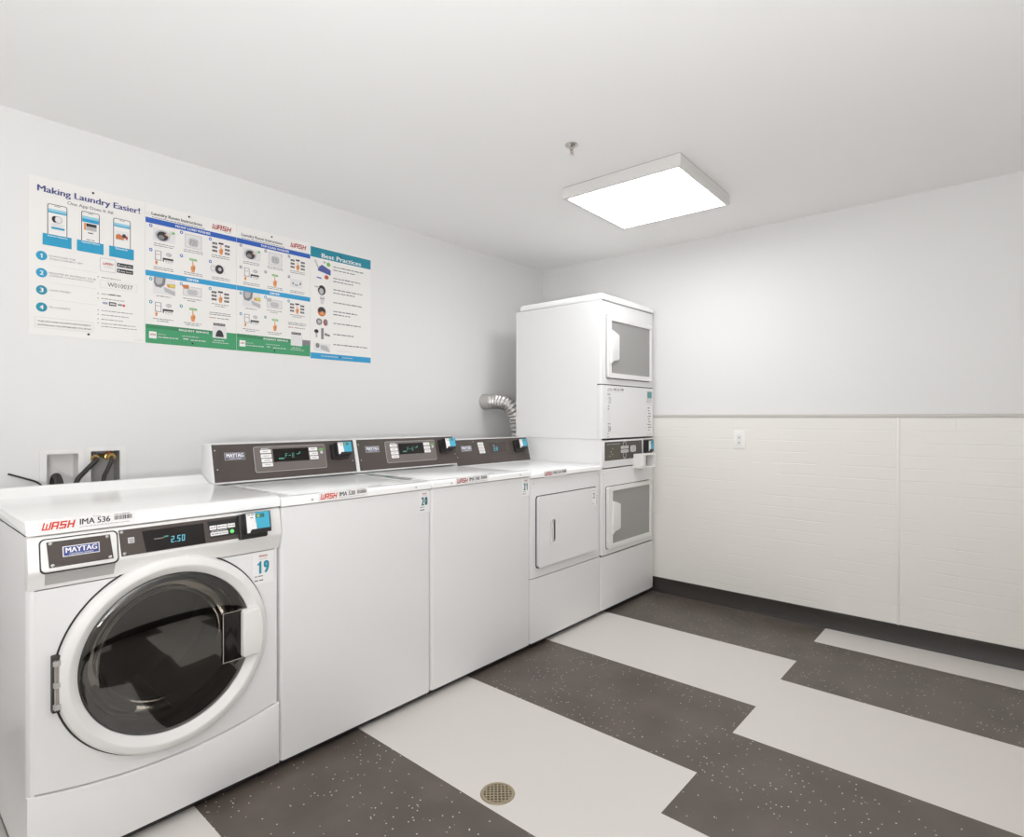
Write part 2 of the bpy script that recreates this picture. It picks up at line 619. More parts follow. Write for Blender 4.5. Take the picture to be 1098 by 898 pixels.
vs = [(XR - p[0], YF, p[1]) for p in cove] + [(XR - p[0], YB, p[1]) for p in cove]
b.raw(vs, [tuple(range(n)), tuple(range(n, 2 * n))[::-1]] + [(i, (i + 1) % n, n + (i + 1) % n, n + i) for i in range(n)], BASEM)
structure(b, 'baseboard_right')
structure(MB().xprism([(YF + p[0], p[1]) for p in cove], XL, XR - 0.02, BASEM), 'baseboard_front')


# ------------------------------------------------------------------ ceiling fixtures and sprinkler
def ceiling_light(cx, cy, rot, label):
    t = thing('ceiling_light', (cx, cy, ZC), label, 'ceiling light')
    fr = Matrix.Translation((cx, cy, 0)) @ Matrix.Rotation(R(rot), 4, 'Z')
    b = MB(); b.frame = fr
    o_, i_ = 0.322, 0.302
    top, bot = ZC - 0.004, 2.368
    vs, fs = [], []
    for h, z in ((o_ - 0.004, top), (o_, top - 0.004), (o_, bot + 0.004), (o_ - 0.004, bot), (i_ + 0.004, bot), (i_, bot + 0.004), (i_, bot + 0.02)):
        vs += [(-h, -h, z), (h, -h, z), (h, h, z), (-h, h, z)]
    for k in range(6):
        for i in range(4):
            j = (i + 1) % 4
            fs.append((k * 4 + i, k * 4 + j, k * 4 + 4 + j, k * 4 + 4 + i))
    b.raw(vs, fs, FIXT)
    b.build('frame', t)
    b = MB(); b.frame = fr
    b.box(-o_ + 0.004, o_ - 0.004, -o_ + 0.004, o_ - 0.004, ZC - 0.006, ZC, GREYPL)  # grey slab painting the shadow line between frame and ceiling
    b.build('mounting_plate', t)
    b = MB(); b.frame = fr
    b.box(-i_, i_, -i_, i_, bot + 0.003, bot + 0.012, LENS)
    b.build('diffuser', t)


ceiling_light(2.478, -0.458, 1.5, 'square glowing white light panel mounted on the ceiling')

t = thing('fire_sprinkler', (1.79, -0.455, ZC), 'small chrome fire sprinkler head hanging from the white ceiling', 'sprinkler')
MB().lathe([(0.0, 0), (0.029, 0), (0.029, -0.003), (0.020, -0.011), (0.012, -0.013), (0.0, -0.013)], (1.79, -0.455, ZC), CHROME, 'z', 24).build('escutcheon', t)
b = MB()
b.lathe([(0, -0.01), (0.008, -0.01), (0.008, -0.020), (0.006, -0.023), (0, -0.023)], (1.79, -0.455, ZC), CHROME, 'z', 16)
for s in (-1, 1):
    b.tube([(1.79 + s * 0.006, -0.455, ZC - 0.02), (1.79 + s * 0.010, -0.455, ZC - 0.03), (1.79 + s * 0.002, -0.455, ZC - 0.043)], 0.0018, CHROME, 8)
b.tube([(1.79, -0.455, ZC - 0.022), (1.79, -0.455, ZC - 0.043)], 0.0015, RED2, 8, 0)
b.build('sprinkler_body', t)
MB().lathe([(0, -0.043), (0.011, -0.043), (0.012, -0.0445), (0, -0.0445)], (1.79, -0.455, ZC), CHROME, 'z', 20).build('deflector', t)


# ------------------------------------------------------------------ shared machine pieces
def feet(t, x0, ys=(0.075, 0.64)):
    MB().box(x0 + 0.006, x0 + 0.680, 0.020, 0.62, 0.010, 0.036, BLACKPL).build('base_frame', t)  # black box added so the space under the machine reads as shadow
    for y in ys:
        for x in (x0 + 0.06, x0 + 0.626):
            MB().lathe([(0, 0), (0.022, 0), (0.024, 0.004), (0.018, 0.012), (0.009, 0.014), (0.009, 0.034), (0, 0.034)], (x, y, 0), BLACKPL, 'z', 16).build('foot', t)


def screw(b, x, z, y, r=0.0042, m=None):
    m = m or CHROME
    b.lathe([(0, -0.0016), (r * 0.7, -0.0014), (r, -0.0004), (r, 0.001)], (x, y, z), m, 'y', 12)


def screws(t, fr, spots, y, r=0.0042, m=None):
    for x, z in spots:
        b = MB()
        if fr is not None:
            b.frame = fr
        screw(b, x, z, y, r, m)
        b.build('screw', t)


def maytag_badge(t, fr, x0, x1, z0, z1, y, blue=True):
    b = MB(); b.frame = fr
    b.box(x0, x1, y - 0.002, y, z0, z1, CHROME if not blue else LABEL, 0.0006, 1)
    hw = (z1 - z0)
    b.quad(x0 + hw * .08, x1 - hw * .08, z0 + hw * .08, z1 - hw * .08, y - 0.0024, NAVY if blue else mat_once())
    b.text('MAYTAG', x0 + hw * .22, x1 - hw * .22, z0 + hw * .36, z1 - hw * .16, y - 0.003, LABEL, 0.03)
    b.text('COMMERCIAL LAUNDRY', x0 + hw * .5, x1 - hw * .5, z0 + hw * .14, z0 + hw * .27, y - 0.003, LABEL, 0.01)
    b.build('brand_badge', t)


_mo = []


def mat_once():
    if not _mo:
        _mo.append(mat('badge_slate', (104, 104, 128), 0.4))
    return _mo[0]


def number_tag(t, x0, x1, z0, z1, y, num, ink, k=0):
    b = MB()
    w_, h_ = x1 - x0, z1 - z0
    b.box(x0, x1, y - 0.0008, y, z0, z1, LABEL)
    y -= 0.0012
    b.text('WASH', x0 + w_ * .3, x1 - w_ * .3, z1 - h_ * .13, z1 - h_ * .06, y, RED2, 0.03)
    b.text('MACHINE', x0 + w_ * .32, x1 - w_ * .32, z1 - h_ * .215, z1 - h_ * .165, y, INKL, 0.0)
    dz0, dz1 = z0 + h_ * .34, z1 - h_ * .26
    dh = dz1 - dz0
    dw = w_ * .27
    for i, ch in enumerate(num):
        u = x0 + w_ * (.21 + .31 * i)
        if ch == '1':
            b.flat([(u + dw * .38, dz0), (u + dw * .78, dz0), (u + dw * .78, dz1), (u + dw * .5, dz1), (u + dw * .38, dz1 - dh * .12)], y, ink)
            b.flat([(u + dw * .05, dz1 - dh * .3), (u + dw * .38, dz1 - dh * .3), (u + dw * .38, dz1 - dh * .12), (u + dw * .05, dz1 - dh * .2)], y, ink)
        else:
            b.text(ch, u, u + dw, dz0, dz1, y, ink, 0.045)
    b.greek(x0 + w_ * .1, x0 + w_ * .5, z0 + h_ * .24, h_ * .035, y, INKG, k)
    b.greek(x0 + w_ * .1, x0 + w_ * .5, z0 + h_ * .10, h_ * .05, y, INKG, k + 1)
    b.build('number_tag', t)


def asset_strip(t, x0, z, y, code, s=1.0, ink=RED, fr=None):
    """the printed sticker on the front edge of a lid: WASH, machine code, barcode"""
    b = MB()
    if fr:
        b.frame = fr
    b.box(x0 - 0.008, x0 + 0.212 * s, y - 0.0006, y, z - 0.007, z + 0.0275, LABEL)
    y -= 0.001
    wash_logo(b, x0, x0 + 0.071 * s, z, z + 0.020, y, ink)
    b.text(code, x0 + 0.080 * s, x0 + 0.150 * s, z + 0.0045, z + 0.0205, y, INK, 0.02)
    barcode(b, x0 + 0.160 * s, x0 + 0.203 * s, z + 0.007, z + 0.019, y, INK)
    b.greek(x0 + 0.160 * s, x0 + 0.2 * s, z + 0.0215, 0.002, y, INKG, 3)
    b.greek(x0 + 0.08 * s, x0 + 0.2 * s, z - 0.002, 0.002, y, INKL, 4)
    b.text('MACHINE', x0 + 0.110 * s, x0 + 0.128 * s, z + 0.0225, z + 0.0255, y, INKG)
    b.build('asset_sticker', t)


def card_reader(t, fr, x0, x1, z0, z1, depth):
    """box standing out of a console with a white and cyan printed face"""
    b = MB(); b.frame = fr
    w_, h_ = x1 - x0, z1 - z0
    b.prism(rrect(x0 - w_ * .14, x1 - w_ * .05, z0 - h_ * .22, z1 - h_ * .02, 0.006, 3), -depth * 0.45, 0.0, BLACKPL, 0.003)
    b.prism(rrect(x0, x1, z0, z1, 0.003, 3), -depth, -depth * 0.3, BLACKPL, 0.0025)
    r = b.build('card_reader', t)
    b = MB(); b.frame = fr
    y = -depth - 0.0006
    zm = z0 + h_ * .2
    b.flat([(x0 + w_ * .03, z0 + h_ * .05), (x0 + w_ * .13, z0 + h_ * .05), (x0 + w_ * .2, zm), (x0 + w_ * .42, zm), (x0 + w_ * .38, z1 - h_ * .04), (x0 + w_ * .03, z1 - h_ * .04)], y, LABEL)
    b.flat([(x0 + w_ * .45, zm), (x1 - w_ * .06, zm), (x1 - w_ * .06, z1 - h_ * .02), (x0 + w_ * .38, z1 - h_ * .02), (x0 + w_ * .38, z1 - h_ * .45)], y, CYAN)
    y -= 0.0005
    b.quad(x0 + w_ * .40, x0 + w_ * .74, z1 - h_ * .28, z1 - h_ * .1, y, TEALD)
    b.ringflat(x0 + w_ * .50, z1 - h_ * .19, h_ * .035, h_ * .07, y - 0.0004, mat_lime(), 14)
    b.greek(x0 + w_ * .57, x0 + w_ * .72, z1 - h_ * .21, h_ * .05, y - 0.0004, INKG, 2)
    b.greek(x0 + w_ * .07, x0 + w_ * .34, z1 - h_ * .13, h_ * .05, y, INKG, 5)
    b.greek(x0 + w_ * .18, x0 + w_ * .34, z1 - h_ * .27, h_ * .05, y, INKG, 6)
    b.build('reader_face', r)
    return r


_ml = []


def mat_lime():
    if not _ml:
        _ml.append(mat('lime_ring', (196, 220, 90), 0.5))
    return _ml[0]


# ------------------------------------------------------------------ the front-loading washer, number 19
def front_loader():
    x0 = 0.0
    t = thing('front_load_washer', (0.343, 0.35, 0), 'white front-loading washer with big round glass door, numbered 19, leftmost in the row', 'washing machine')
    CX, CZ = 0.345, 0.525
    # cabinet: open-fronted shell with rounded upright front corners
    b = MB()
    pl = [(0.003, 0.70), (0.003, 0.018), (0.006, 0.008), (0.012, 0.002), (0.020, 0.0005)]
    pr = [(0.666, 0.0005), (0.674, 0.002), (0.680, 0.008), (0.683, 0.018), (0.683, 0.70)]
    vs, fs = [], []
    for pts in (pl, pr):
        k = len(vs)
        for p in pts:
            vs += [(p[0], p[1], 0.034), (p[0], p[1], 0.92)]
        for i in range(4):
            fs.append((k + 2 * i, k + 2 * i + 2, k + 2 * i + 3, k + 2 * i + 1))
    k = len(vs)
    vs += [(0.003, 0.70, 0.034), (0.683, 0.70, 0.034), (0.683, 0.70, 0.92), (0.003, 0.70, 0.92)]
    vs += [(0.012, 0.012, 0.034), (0.674, 0.012, 0.034)]
    fs += [(k, k + 1, k + 2, k + 3), (k, k + 4, k + 5, k + 1)]
    b.raw(vs, fs, ENAMEL)
    b.build('cabinet', t)

    def arc(x, dz=0.0):
        u = (x - 0.343) / 0.34
        return 0.205 + 0.043 * u * u + dz
    xs_ = [0.020 + 0.646 * i / 24 for i in range(25)]
    # front panel round the door opening, its lower edge a shallow arc
    outer = [(x, arc(x, 0.0025)) for x in xs_] + [(0.666, 0.776), (0.020, 0.776)]
    MB().holed(outer, circ(CX, CZ, 0.2885), 0.0, 0.012, ENAMEL, 0.03).build('front_panel', t)
    # toe panel under the arc
    b = MB()
    b.prism([(0.004, 0.034), (0.682, 0.034), (0.682, arc(0.682, -0.004))] + [(x, arc(x, -0.0025)) for x in xs_[::-1]] + [(0.004, arc(0.004, -0.004))], -0.004, 0.03, ENAMEL, 0.003)
    b.build('toe_panel', t)
    # lid: rounded front roll, rising gently to the back
    prof = [(0.02, 0.921), (-0.004, 0.921), (-0.009, 0.924), (-0.010, 0.945), (-0.006, 0.955), (0.006, 0.9585), (0.025, 0.9600), (0.35, 0.9595), (0.575, 0.9585), (0.600, 0.962), (0.655, 0.987), (0.675, 0.990), (0.692, 0.987), (0.700, 0.975), (0.700, 0.921)]
    MB().xprism(prof, 0.001, 0.685, ENAMEL_LIT, 0.007, 3).build('lid', t)
    # control fascia: leans out towards its lower edge and tucks back under
    b = MB()
    fp = [(0.02, 0.918), (0.0, 0.918), (-0.004, 0.914), (-0.020, 0.832), (-0.020, 0.826), (-0.016, 0.820), (0.0, 0.779), (0.02, 0.779)]
    b.xprism(fp, 0.003, 0.683, PLASTIC, 0.004, 2)
    b.build('control_fascia', t)
    a = -math.atan2(0.016, 0.082)
    ca = math.cos(a)
    fr = Matrix.Translation((0, -0.004, 0.914)) @ Matrix.Rotation(a, 4, 'X')

    def F(z):
        return (z - 0.914) / ca
    # detergent drawer
    b = MB(); b.frame = fr
    b.prism(rrect(0.030, 0.200, F(0.826), F(0.9085), 0.012), -0.0045, 0.0, PLASTIC, 0.003)
    dr = b.build('detergent_drawer', t)
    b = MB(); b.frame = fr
    b.prism(rrect(0.027, 0.203, F(0.822), F(0.9115), 0.013), -0.0008, 0.0, GASKET_SHADE)  # dark rim painting the shade around the drawer
    b.build('drawer_gap_shade', dr)
    b = MB(); b.frame = fr
    b.prism([(0.042, F(0.902)), (0.046, F(0.836)), (0.189, F(0.836)), (0.183, F(0.902))], -0.0065, -0.0045, DARK, 0.0008, 1)
    pl_ = b.build('badge_plate', dr)
    screws(dr, fr, [(x, F(z)) for x, z in ((0.050, 0.897), (0.176, 0.897), (0.181, 0.841), (0.053, 0.841))], -0.0065, 0.0045)
    maytag_badge(pl_ and t, fr, 0.075, 0.157, F(0.859), F(0.886), -0.0066)
    # grip pocket below the drawer
    b = MB()
    b.xprism([(-0.0205, 0.824), (-0.0165, 0.8195), (-0.004, 0.789), (0.0, 0.788), (0.0, 0.824)], 0.036, 0.198, GREYPL, 0.004)
    b.build('drawer_grip', dr)
    # dark control plate with display and buttons
    b = MB(); b.frame = fr
    b.prism([(0.205, F(0.9095)), (0.209, F(0.837)), (0.566, F(0.837)), (0.566, F(0.9095))], -0.003, 0.0, DARK, 0.0008, 1)
    cp = b.build('control_plate', t)
    b = MB(); b.frame = fr
    b.prism([(0.262, F(0.899)), (0.270, F(0.839)), (0.433, F(0.839)), (0.430, F(0.899))], -0.0036, -0.003, BLACK)
    y = -0.0044
    segs(b, '2.50', 0.336, F(0.8555), 0.0085, 0.0185, y, SEGM)
    b.quad(0.318, 0.330, F(0.8735), F(0.8775), y, SEGG)
    b.quad(0.292, 0.318, F(0.871), F(0.8735), y, INKG)
    b.build('display', cp)
    b = MB(); b.frame = fr
    b.prism([(0.442, F(0.902)), (0.447, F(0.850)), (0.537, F(0.850)), (0.536, F(0.902))], -0.0036, -0.003, BLACKPL)
    y = -0.0040
    for q, (u0, u1) in enumerate(((0.448, 0.468), (0.470, 0.501), (0.503, 0.526))):
        b.quad(u0, u1, F(0.8745), F(0.8875), y, LABEL)
        b.greek(u0 + 0.002, u1 - 0.002, F(0.880), 0.0028, y - 0.0004, INKG, q)
    b.quad(0.449, 0.503, F(0.856), F(0.867), y, LABEL)
    b.greek(0.452, 0.500, F(0.860), 0.0028, y - 0.0004, INKG, 9)
    b.greek(0.452, 0.500, F(0.8695), 0.002, y, LABEL, 11)
    b.disc(0.5155, F(0.8625), 0.0065, 0.0065, y - 0.0003, GLED)
    b.build('cycle_buttons', cp)
    screws(cp, fr, [(x, F(z)) for x, z in ((0.212, 0.903), (0.216, 0.843))], -0.003, 0.0045)
    b = MB(); b.frame = fr
    b.quad(0.226, 0.242, F(0.870), F(0.886), -0.0034, LABELG)
    b.greek(0.228, 0.240, F(0.879), 0.003, -0.0038, INKG, 3)
    b.greek(0.230, 0.240, F(0.873), 0.003, -0.0038, INKG, 4)
    b.build('plate_label', cp)
    card_reader(t, fr, 0.546, 0.630, F(0.845), F(0.912), 0.038)
    # door: white ring, smoked glass, grip, hinge
    ring = [(0.2855, 0.012), (0.2855, -0.010), (0.2840, -0.018), (0.2815, -0.0225), (0.2775, -0.025), (0.2625, -0.0300), (0.2590, -0.0300), (0.2560, -0.0285), (0.2385, -0.0130), (0.2360, -0.0105), (0.235, 0.008)]
    d = MB().lathe(ring, (CX, 0, CZ), PLASTIC, 'y', 96).build('door_ring', t)
    MB().ringflat(CX, CZ, 0.280, 0.2905, -0.0012, GASKET_SHADE, 96).build('door_gap_shade', d)  # dark flat ring painting the shadow gap round the door
    n = 10
    cap = [(0.2352 * math.sin(R(90) * i / n), -0.026 + 0.020 * (1 - math.cos(R(90) * i / n))) for i in range(n + 1)]
    cap[0] = (0.0004, cap[0][1])
    MB().lathe(cap, (CX, 0, CZ), DGLASS, 'y', 96).build('door_glass', d)
    b = MB()
    b.prism([(CX + 0.199, 0.601), (CX + 0.250, 0.601), (CX + 0.259, 0.570), (CX + 0.263, 0.53), (CX + 0.260, 0.490), (CX + 0.252, 0.453), (CX + 0.199, 0.453), (CX + 0.195, 0.458), (CX + 0.195, 0.596)], -0.046, -0.012, PLASTIC, 0.004, 3)
    b.build('door_handle', d)
    b = MB()
    b.prism(rrect(CX + 0.140, CX + 0.200, 0.448, 0.604, 0.008), -0.0265, -0.012, BLACK, 0.002)
    b.frameflat(CX + 0.138, CX + 0.20, 0.446, 0.606, 0.0028, -0.0268, CHROME)
    b.build('grip_recess', d)
    b = MB()
    b.box(CX - 0.292, CX - 0.262, -0.018, 0.004, 0.450, 0.600, GASKET_SHADE, 0.003)
    b.tube([(CX - 0.282, -0.020, 0.458), (CX - 0.282, -0.020, 0.592)], 0.006, CHROME, 12, 0)
    for z in (0.468, 0.525, 0.582):
        b.tube([(CX - 0.282, -0.020, z - 0.006), (CX - 0.282, -0.020, z + 0.006)], 0.0085, GREYPL, 12, 0)
    b.build('door_hinge', d)
    # inside: rubber boot and steel drum with lifters
    MB().lathe([(0.288, 0.030), (0.260, 0.020), (0.215, 0.030), (0.205, 0.060), (0.225, 0.085)], (CX, 0, CZ), GASKET_SHADE, 'y', 64).build('door_boot', t)
    b = MB()
    b.lathe([(0.215, 0.085), (0.27, 0.10), (0.275, 0.45), (0.24, 0.48), (0.10, 0.47), (0.001, 0.465)], (CX, 0, CZ), STEEL, 'y', 64)
    for k in range(3):
        a_ = R(35 + 120 * k)
        u = Vector((math.cos(a_), 0, math.sin(a_)))
        v = Vector((-math.sin(a_), 0, math.cos(a_)))
        c = Vector((CX, 0, CZ))
        pts = []
        for yy in (0.11, 0.44):
            for rr, s in ((0.272, -0.05), (0.215, -0.014), (0.215, 0.014), (0.272, 0.05)):
                pts.append(c + u * rr + v * s + Vector((0, yy, 0)))
        b.raw(pts, [(0, 1, 5, 4), (1, 2, 6, 5), (2, 3, 7, 6), (0, 1, 2, 3), (4, 5, 6, 7)], STEEL)
    b.build('drum', t)
    bowl = [(0.232, 0.002), (0.21, 0.004), (0.185, 0.03), (0.165, 0.085), (0.14, 0.10), (0.07, 0.108), (0.001, 0.11)]
    MB().lathe(bowl, (CX, 0, CZ), glass_mat('inner_bowl_glass', (0.8, 0.8, 0.79), 1.35), 'y', 64).build('glass_bowl', d)
    # stickers
    asset_strip(t, 0.034, 0.935, -0.0102, 'IMA 536')
    number_tag(t, 0.589, 0.662, 0.667, 0.771, 0.0, '19', TEAL, 1)
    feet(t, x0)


front_loader()

# ------------------------------------------------------------------ consoles of the row
TILT = -math.atan(0.25)


def console(t, x0, x1, z0, z1, px0, px1, left_cap=True):
    """wedge housing with dark face; returns the frame of its sloping face and a height mapper"""
    y0 = 0.555
    y1 = y0 + 0.25 * (z1 - z0)
    b = MB()
    b.xprism([(y0 + 0.002, z0 - 0.004), (y0 + 0.002, z0 + 0.006), (y1 + 0.001, z1), (y1 + 0.012, z1 + 0.004), (0.672, z1 + 0.004), (0.682, z1 - 0.004), (0.690, z0 - 0.004)], x0 + 0.002, x1 - 0.002, ENAMEL, 0.002)
    c = b.build('console', t)
    fr = Matrix.Translation((0, y0, z0)) @ Matrix.Rotation(TILT, 4, 'X')
    ca = math.cos(TILT)

    def Z(z):
        return (z - z0) / ca
    b = MB(); b.frame = fr
    b.prism([(px0, Z(z0 + 0.003)), (px1, Z(z0 + 0.003)), (px1, Z(z1)), (px0, Z(z1))], -0.0022, 0.0015, DARK, 0.0008, 1)
    b.build('console_plate', c)
    return c, fr, Z


def top_loader(x0, num, code, label, strip, ink):
    t = thing('top_load_washer', (x0 + 0.343, 0.35, 0), label, 'washing machine', 'white top-loading washers in the middle of the row')
    b = MB()
    b.vbox(x0 + 0.003, x0 + 0.683, 0.0, 0.69, 0.033, 0.916, ENAMEL, 0.012, 4)
    b.build('cabinet', t)
    b = MB()
    b.xprism([(0.02, 0.919), (-0.006, 0.919), (-0.009, 0.922), (-0.009, 0.942), (-0.004, 0.949), (0.004, 0.951), (0.030, 0.951), (0.060, 0.941), (0.545, 0.943), (0.690, 0.955), (0.690, 0.919)], x0 + 0.0012, x0 + 0.6848, ENAMEL_LIT, 0.004, 3)
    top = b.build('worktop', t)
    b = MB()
    b.box(x0 + 0.085, x0 + 0.655, 0.075, 0.52, 0.9405, 0.9465, ENAMEL_LIT, 0.0028, 2)
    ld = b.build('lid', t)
    b = MB()
    b.xprism([(0.055, 0.9415), (0.060, 0.9475), (0.078, 0.9485), (0.082, 0.9425)], x0 + 0.26, x0 + 0.48, ENAMEL_LIT, 0.001)
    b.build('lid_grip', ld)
    screws(top, None, [(x0 + 0.117, 0.933), (x0 + 0.597, 0.933)], -0.009, 0.0042, GREYPL)
    # wash guide printed on a sticker along the left of the worktop
    b = MB()
    b.raw([(x0 + 0.018, 0.20, 0.9438), (x0 + 0.072, 0.20, 0.9438), (x0 + 0.072, 0.54, 0.9442), (x0 + 0.018, 0.54, 0.9442)], [(0, 1, 2, 3)], LABELG)
    for k, (ya, yb) in enumerate(((0.46, 0.53), (0.38, 0.44), (0.30, 0.365), (0.22, 0.285))):
        m = (TEALD, GREYPL, TEALD, GREYPL)[k]
        for q in range(2):
            u = x0 + 0.022 + 0.025 * q
            b.raw([(u, ya, 0.9446), (u + 0.021, ya, 0.9446), (u + 0.021, yb, 0.945), (u, yb, 0.945)], [(0, 1, 2, 3)], m if q == 0 else INKL)
    b.build('wash_guide_sticker', t)
    st = 0.019 if strip else 0.005
    c, fr, Z = console(t, x0, x0 + 0.686, 0.957, 1.115, x0 + st, x0 + 0.681 + (0.002 if not strip else 0.003))
    x = x0 + (0.012 if strip else 0.0)
    maytag_badge(c, fr, x + 0.052, x + 0.138, Z(1.048), Z(1.080), -0.0022, False)
    screws(c, fr, [(x + u, Z(z)) for u, z in ((0.016, 1.091), (0.020, 1.012), (0.664, 1.090), (0.668, 1.013))], -0.0022, 0.0036)
    b = MB(); b.frame = fr
    b.prism(rrect(x + 0.176, x + 0.523, Z(0.988), Z(1.100), 0.010), -0.0036, -0.0022, GREYPL, 0.0008, 1)
    b.prism(rrect(x + 0.1785, x + 0.5205, Z(0.9905), Z(1.0975), 0.008), -0.0042, -0.0034, DARK2)
    bz = b.build('control_bezel', c)
    b = MB(); b.frame = fr
    b.quad(x + 0.262, x + 0.434, Z(1.029), Z(1.087), -0.0050, BLACK)
    y = -0.0056
    segs(b, 'F-E', x + 0.317, Z(1.046), 0.011, 0.020, y, SEGG)
    b.quad(x + 0.286, x + 0.312, Z(1.0405), Z(1.0465), y, SEGG)
    b.flat([(x + 0.374, Z(1.058)), (x + 0.390, Z(1.0605)), (x + 0.394, Z(1.070)), (x + 0.388, Z(1.070)), (x + 0.384, Z(1.063)), (x + 0.374, Z(1.062))], y, SEGG)
    b.build('display', c)
    for k, (za, zb) in enumerate(((1.0705, 1.085), (1.0495, 1.0660), (1.0305, 1.0460), (1.0115, 1.0270))):
        b = MB(); b.frame = fr
        u = x + 0.205 + 0.001 * k
        b.prism(rrect(u, u + 0.048, Z(za), Z(zb), 0.002, 2), -0.0062, -0.0042, LABEL, 0.0006, 1)
        b.greek(u + 0.011, u + 0.037, Z((za + zb) / 2 - 0.0012), 0.0026, -0.0067, INKG, k)
        b.build('button', c)
    for k, (za, zb) in enumerate(((1.0710, 1.0865), (1.0500, 1.0660), (1.0310, 1.0465))):
        b = MB(); b.frame = fr
        u = x + 0.437 + 0.001 * k
        b.prism(rrect(u, u + 0.043, Z(za), Z(zb), 0.002, 2), -0.0062, -0.0042, LABEL, 0.0006, 1)
        b.greek(u + 0.010, u + 0.034, Z((za + zb) / 2 - 0.0012), 0.0026, -0.0067, INKG, k + 5)
        b.build('button', c)
    b = MB(); b.frame = fr
    b.prism(circ(x + 0.501, Z(1.062), 0.0075, 20), -0.0062, -0.0042, LABELG, 0.0008, 1)
    b.build('start_button', c)
    b = MB(); b.frame = fr
    b.quad(x + 0.489, x + 0.512, Z(1.0715), Z(1.080), -0.0047, LEAF)
    b.build('status_lamp', c)
    b = MB(); b.frame = fr
    b.greek(x + 0.210, x + 0.245, Z(1.089), 0.0026, -0.0047, LABEL, 2)
    b.build('caption', c)
    card_reader(t, fr, x + 0.562, x + 0.645, Z(1.038), Z(1.099), 0.050)
    asset_strip(t, x0 + 0.150, 0.929, -0.0092, code, 0.97, ink)
    number_tag(t, x0 + 0.619, x0 + 0.680, 0.820, 0.909, 0.0, num, TEALD, 5)
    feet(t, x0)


top_loader(0.686, '20', 'IMA 538', 'white top-loading washer numbered 20, beside the front-loading washer', False, RED)
top_loader(1.372, '21', 'IMA 540', 'white top-loading washer numbered 21, between washer 20 and the single dryer', True, RED2)


# ------------------------------------------------------------------ single dryer
def window_door(t, x0, x1, z0, z1, gx0, gx1, gz0, gz1, frame_m):
    """white-framed window door with a grip tab cut into the left of the glass"""
    b = MB()
    b.holed(rrect(x0, x1, z0, z1, 0.012), rrect(gx0, gx1, gz0, gz1, 0.006), -0.020, 0.0, frame_m, 0.02)
    d = b.build('window_door', t)
    b = MB()
    b.prism(rrect(x0 - 0.004, x1 + 0.003, z0 - 0.005, z1 + 0.004, 0.014), -0.002, -0.0005, GASKET_SHADE)
    b2 = MB()
    b2.holed(rrect(x0 - 0.004, x1 + 0.003, z0 - 0.005, z1 + 0.004, 0.014), rrect(gx0 - 0.004, gx1 + 0.004, gz0 - 0.004, gz1 + 0.004, 0.006), -0.0015, 0.0, GASKET_SHADE, 0.002)
    b.bm.free()
    b2.build('door_seal', d)
    MB().prism(rrect(gx0 - 0.002, gx1 + 0.002, gz0 - 0.002, gz1 + 0.002, 0.006), -0.012, -0.009, WGLASS).build('window_glass', d)
    zc = (gz0 + gz1) / 2
    b = MB()
    b.prism([(gx0 - 0.012, zc + 0.105), (gx0 + 0.020, zc + 0.098), (gx0 + 0.070, zc + 0.082), (gx0 + 0.080, zc + 0.075), (gx0 + 0.080, zc - 0.072), (gx0 + 0.070, zc - 0.082), (gx0 + 0.020, zc - 0.088), (gx0 - 0.012, zc - 0.105)], -0.032, -0.0125, frame_m, 0.005, 3)
    b.build('door_grip', d)
    return d


def drum_behind(t, cx, cz, y0, m):
    b = MB()
    b.lathe([(0.20, y0), (0.205, y0 + 0.02), (0.255, y0 + 0.05), (0.265, y0 + 0.40), (0.22, y0 + 0.42), (0.001, y0 + 0.42)], (cx, 0, cz), m, 'y', 48)
    for k in range(3):
        a_ = R(80 + 120 * k)
        u = Vector((math.cos(a_), 0, math.sin(a_))); v = Vector((-math.sin(a_), 0, math.cos(a_)))
        c = Vector((cx, 0, cz))
        pts = [c + u * rr + v * s + Vector((0, yy, 0)) for yy in (y0 + 0.06, y0 + 0.38) for rr, s in ((0.262, -0.035), (0.20, -0.01), (0.20, 0.01), (0.262, 0.035))]
        b.raw(pts, [(0, 1, 5, 4), (1, 2, 6, 5), (2, 3, 7, 6), (0, 1, 2, 3), (4, 5, 6, 7)], m)
    b.build('drum', t)


